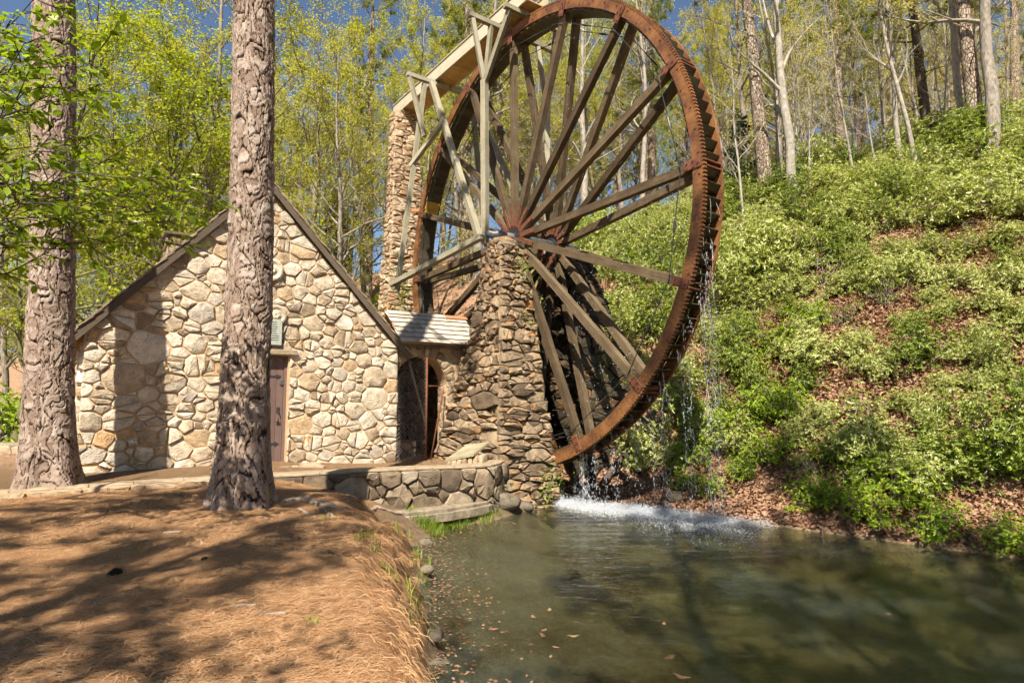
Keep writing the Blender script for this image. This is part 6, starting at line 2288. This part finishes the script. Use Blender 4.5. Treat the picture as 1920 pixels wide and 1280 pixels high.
# boulders at the pier foot and along the bank
def boulder(px, py, s, label, seed, Y=(9, 18)):
    rng = np.random.RandomState(seed)
    p = ray_ground(px, py, *Y)
    V, F = [], []
    nu_, nv_ = 12, 7
    for j in range(nv_ + 1):
        ph = pi * j / nv_
        for i in range(nu_):
            a = 2 * pi * i / nu_
            r = 1 + 0.16 * sin(3 * a + seed) * sin(ph) + rng.uniform(-0.09, 0.09)
            V.append((r * cos(a) * sin(ph) * s, r * sin(a) * sin(ph) * s * 0.8, cos(ph) * s * 0.62 * r))
    for j in range(nv_):
        for i in range(nu_):
            F.append((j * nu_ + i, (j + 1) * nu_ + i, (j + 1) * nu_ + (i + 1) % nu_, j * nu_ + (i + 1) % nu_))
    tag(link('boulder', mesh_from('boulder', V, F, True), M['rock'], None, tuple(p + [0, 0, s * 0.15])), label, 'boulder')
boulder(898, 925, 0.22, 'pale boulder at the pier foot above the grass', 1)
boulder(945, 945, 0.34, 'grey mossy boulder at the pier corner by the water', 2)
boulder(985, 952, 0.2, 'small wet boulder at the water edge below the pier', 3)
boulder(800, 1020, 0.14, 'small stone at the bank foot by the grass', 4)
boulder(812, 1195, 0.12, 'wet stone in the shallow water near the bank', 5, (4, 12))
boulder(806, 1120, 0.16, 'stone half buried at the eroded bank foot', 7, (4, 12))
boulder(798, 1070, 0.12, 'small brown stone at the bank foot farther back', 8, (4, 13))
boulder(822, 1258, 0.15, 'flat wet stone at the bottom of the picture beside the bank', 9, (4, 12))
boulder(1265, 935, 0.25, 'reddish stone in the leaf litter at the far pond edge', 6)

# ------------------------------------------------------------------ creepers on the masonry
def creeper(label, pts, n, spread, seed, mat='leaf_vine', sz=0.07):
    """pts: list of (u,n,z) on the wall"""
    rng = np.random.RandomState(seed)
    P = np.array([mill(*p) for p in pts])
    s = np.linspace(0, len(P) - 1, 30)
    Q = np.stack([np.interp(s, np.arange(len(P)), P[:, i]) for i in range(3)], 1) + rng.normal(0, 0.02, (30, 3))
    b = P[0]
    t = thing('creeper', label, 'creeper', tuple(b))
    V, F = tube_arr(Q - b, 0.008, 5, True)
    link('stem', mesh_from('stem', V, F, True), M['bark_grey'], t)
    c = Q[rng.randint(0, 30, n)] + rng.normal(0, spread, (n, 3))
    V, F = leaf_arr(rng, c - b, rdir(rng, n) + np.array([0.2, -0.5, -0.2]), sz, sz * 0.6)
    link('foliage', mesh_from('foliage', V, F), M[mat], t)
creeper('small leafy creeper near the top of the bearing pier', [(0.72, -0.28, 2.9), (0.8, -0.3, 3.3), (0.68, -0.45, 3.7)], 150, 0.13, 1)
creeper('thin creeper hanging on the lower face of the bearing pier', [(1.1, -0.25, 1.2), (1.0, -0.35, 1.8), (0.95, -0.4, 2.2)], 50, 0.07, 2)
creeper('green creeper at the waterline of the bearing pier', [(1.95, -0.6, -2.55), (1.95, -0.4, -2.2), (1.85, -0.3, -1.9)], 170, 0.16, 3)
creeper('green creeper trailing over the rear pier stones', [(1.35, 2.0, 0.0), (1.15, 2.2, 1.2), (1.1, 2.4, 2.0)], 160, 0.14, 4)
creeper('ivy patch climbing the flume pillar', [(-6.85, -0.6, 2.6), (-6.8, -0.3, 3.6), (-6.85, -0.5, 4.6)], 420, 0.24, 5, 'leaf_vine', 0.10)
creeper('low plant growing between pier foot and grass', [(1.7, -1.75, -2.5), (1.75, -1.7, -2.1)], 120, 0.14, 6)

# ------------------------------------------------------------------ water falling from the wheel
def falling():
    rng = np.random.RandomState(12)
    Vs, Fs, b = [], [], 0
    oct_ = np.array([(1, 0, 0), (-1, 0, 0), (0, 1, 0), (0, -1, 0), (0, 0, 1), (0, 0, -1)], float)
    of = np.array([(0, 2, 4), (2, 1, 4), (1, 3, 4), (3, 0, 4), (2, 0, 5), (1, 2, 5), (3, 1, 5), (0, 3, 5)])
    tet_ = np.array([(1, 0, -0.5), (-0.5, 0.87, -0.5), (-0.5, -0.87, -0.5), (0, 0, 1)], float)
    tf = np.array([(0, 1, 3), (1, 2, 3), (2, 0, 3), (0, 2, 1)])
    def drops(P, s, stretch, oct_=oct_, of=of):
        nonlocal b
        n = len(P)
        if n == 0: return
        V = P[:, None, :] + oct_[None] * (s[:, None, None] * np.array([1, 1, 1.0])) * np.stack([np.ones(n), np.ones(n), stretch], 1)[:, None, :]
        Vs.append(V.reshape(-1, 3))
        Fs.append((np.arange(n)[:, None, None] * len(oct_) + of[None] + b).reshape(-1, 3))
        b += n * len(oct_)
    # streams: angle on the wheel, density, strength
    for a, dens, str_ in ((-4, 60, 0.5), (-9, 150, 0.8), (-13, 200, 1.0), (-17, 240, 1.2), (-22, 200, 0.9), (-27, 120, 0.8), (-33, 120, 0.8), (-38, 150, 0.9), (-44, 110, 0.8), (-50, 90, 0.7), (-56, 120, 0.8), (-62, 150, 0.9), (-67, 260, 1.6), (-72, 120, 0.8), (-77, 90, 0.7)):
        ar_ = radians(a)
        r_ = 6.33
        for strand in range(3):
            u0, z0 = r_ * cos(ar_) + rng.uniform(-0.22, 0.05), WC[2] + r_ * sin(ar_)
            n0 = rng.uniform(0.1, 0.5)
            vu, vn = rng.uniform(-0.05, 0.42), rng.uniform(-0.08, 0.14)
            n = int(dens * 0.34)
            fall = rng.uniform(0, 1, n) ** 1.1
            hgt = z0 - WATER
            zz = z0 - fall * hgt
            tm_ = np.sqrt(2 * fall * hgt / 9.8)
            sprd = 0.012 + 0.05 * fall
            uu = u0 + vu * tm_ + rng.normal(0, 1, n) * sprd + 0.03 * np.sin(zz * 5 + strand)
            nn_ = n0 + vn * tm_ + rng.normal(0, 1, n) * sprd
            P = np.stack([WC[0] + UV[0] * uu + NV[0] * nn_, WC[1] + UV[1] * uu + NV[1] * nn_, zz], 1)
            ok = P[:, 2] > H(P[:, 0], P[:, 1])
            drops(P[ok], (rng.uniform(0.0028, 0.006, n) * str_ ** 0.5)[ok], rng.uniform(2.0, 9.0, n)[ok])
            # connected threads of water, broken here and there
            f0 = 0.0
            while f0 < 0.92:
                f1 = min(1.0, f0 + rng.uniform(0.03, 0.16) * str_)
                ff = np.linspace(f0, f1, 7)
                zz = z0 - ff * hgt
                tm_ = np.sqrt(2 * ff * hgt / 9.8)
                uu = u0 + vu * tm_ + 0.03 * np.sin(zz * 5 + strand) + rng.normal(0, 0.006, 7) * (1 + 3 * ff)
                nn2 = n0 + vn * tm_ + rng.normal(0, 0.006, 7) * (1 + 3 * ff)
                Q = np.stack([WC[0] + UV[0] * uu + NV[0] * nn2, WC[1] + UV[1] * uu + NV[1] * nn2, zz], 1)
                if (Q[:, 2] > H(Q[:, 0], Q[:, 1])).all():
                    rr = 0.0040 * str_ ** 0.6 * np.sin(np.linspace(0.25, pi - 0.1, 7)) * rng.uniform(0.5, 1.3, 7)
                    TV, TF = tube_arr(Q, rr, 4)
                    TF = np.array(TF)
                    Vs.append(TV)
                    Fs.append(np.concatenate([TF[:, [0, 1, 2]], TF[:, [0, 2, 3]]]) + b)
                    b += len(TV)
                f0 = f1 + rng.uniform(0.01, 0.22) / str_
    # fine drip off the spokes and rim
    n = 1500
    u = rng.uniform(-1, 6, n)
    z = rng.uniform(-2.0, 10.5, n)
    keep = (u ** 2 + (z - WC[2]) ** 2 < 36) & (z < WC[2] + 6)
    u, z = u[keep], z[keep]
    nn_ = rng.uniform(-0.1, 0.7, len(u))
    P = np.stack([WC[0] + UV[0] * u + NV[0] * nn_, WC[1] + UV[1] * u + NV[1] * nn_, z], 1)
    drops(P, rng.uniform(0.004, 0.009, len(u)), rng.uniform(1.0, 2.2, len(u)))
    o = link('falling_water', mesh_from('falling_water', np.concatenate(Vs), np.concatenate(Fs), True), M['spray'])
    tag(o, 'water streaming and dripping off the wheel', 'falling water', kind='stuff')
    # splash line on the pond
    Vs.clear(); Fs.clear(); b = 0
    n = 24000
    w = np.clip(rng.beta(1.1, 1.5, n) + rng.normal(0, 0.02, n), -0.03, 1.1)
    px = 1050 + 415 * w
    py = 946 + 46 * w ** 1.15 + rng.normal(0, 1, n) * (3 + 6 * w) + np.abs(rng.normal(0, 1, n)) * 4
    # the two end points of the splash line on the water
    A_, B_ = np.array([1.15, 15.25]), np.array([5.35, 12.55])
    XY = A_ + (B_ - A_) * w[:, None]
    nrm = np.array([B_[1] - A_[1], -(B_[0] - A_[0])])
    nrm /= np.linalg.norm(nrm)
    off = 0.10 * np.sin(w * 9.0) + rng.normal(0, 0.055, n) * (1 + np.sin(w * 23) ** 2) + np.where(rng.uniform(0, 1, n) < 0.42, np.abs(rng.normal(0, 0.75, n)) * (0.2 + np.abs(w)), 0)
    XY = XY + nrm * off[:, None]
    hz = np.abs(rng.normal(0, 1, n)) * 0.09 * np.exp(-np.abs(off) * 2) + 0.004
    P = np.concatenate([XY, (WATER + hz)[:, None]], 1)
    drops(P, rng.uniform(0.005, 0.016, n), rng.uniform(0.4, 0.9, n), tet_, tf)
    o = link('splash_foam', mesh_from('splash_foam', np.concatenate(Vs), np.concatenate(Fs), True), M['spray'])
    tag(o, 'white splash where the water hits the pond', 'splash', kind='stuff')
falling()

# ------------------------------------------------------------------ leaves floating on the pond
fl_me = []
for i in range(3):
    rng = np.random.RandomState(400 + i)
    n = 18
    a = np.linspace(0, 2 * pi, n, endpoint=False)
    r = 1 + 0.30 * np.sin(a * (3 + i)) + rng.uniform(-0.1, 0.1, n)
    V = [(r[k] * cos(a[k]) * 1.6, r[k] * sin(a[k]) * 0.7, 0.08 * cos(a[k] * 2)) for k in range(n)] + [(0, 0, 0.05)]
    F = [(k, (k + 1) % n, n) for k in range(n)]
    me = mesh_from('floating_leaf', V, F)
    me.materials.append(M['dead_leaf'])
    fl_me.append(me)
FL = [(1075, 1191, 1.3, 'orange-brown leaf floating left of the pond middle'), (1018, 1190, 1.2, 'brown leaf floating beside the orange-brown leaf'), (1255, 1231, 1.5, 'dark brown leaf floating near the bottom of the picture'), (1278, 1267, 1.6, 'bright orange leaf floating at the bottom middle'),
      (1030, 1142, 1.0, 'small orange leaf floating by two pale twigs'), (925, 1178, 1.2, 'yellowish leaf floating near the bank'), (1000, 1155, 1.0, 'pale leaf drifting in the lit water patch'), (1020, 1180, 0.9, 'small pale leaf beside the brown floating leaf'), (1042, 1212, 0.8, 'tiny reddish leaf below the brown floating leaves'), (1245, 1168, 0.8, 'small tan leaf alone in the middle water'),
      (1665, 1150, 0.8, 'tiny pale leaf on the right half of the pond'), (1080, 1037, 0.9, 'small leaf on the dark water near the pier')]
for i, (px, py, s, lab) in enumerate(FL):
    r_ = ray(px, py)
    p = r_ * ((WATER + 0.012) / r_[2])
    o = link('floating_leaf', fl_me[i % 3], None, None, tuple(p), (0, 0, i * 1.9))
    o.scale = (0.03 * s,) * 3
    tag(o, lab, 'leaf')
def drift():
    rng = np.random.RandomState(33)
    n = 900
    y = rng.uniform(5.5, 13, n)
    x = np.interp(y, FOOT[:, 0], FOOT[:, 1]) + np.abs(rng.normal(0, 0.45, n)) + 0.03
    P = np.stack([x, y, np.full(n, WATER + 0.012)], 1)
    D = rdir(rng, n, 0.03)
    V, F = leaf_arr(rng, P, D, 0.06, 0.035, 0.05)
    V[:, 2] = WATER + 0.010 + rng.uniform(0, 0.008, len(V))
    tag(link('floating_litter', mesh_from('floating_litter', V, F), M['dead_leaf']), 'small leaves drifted against the bank', 'floating leaves', kind='stuff')
drift()
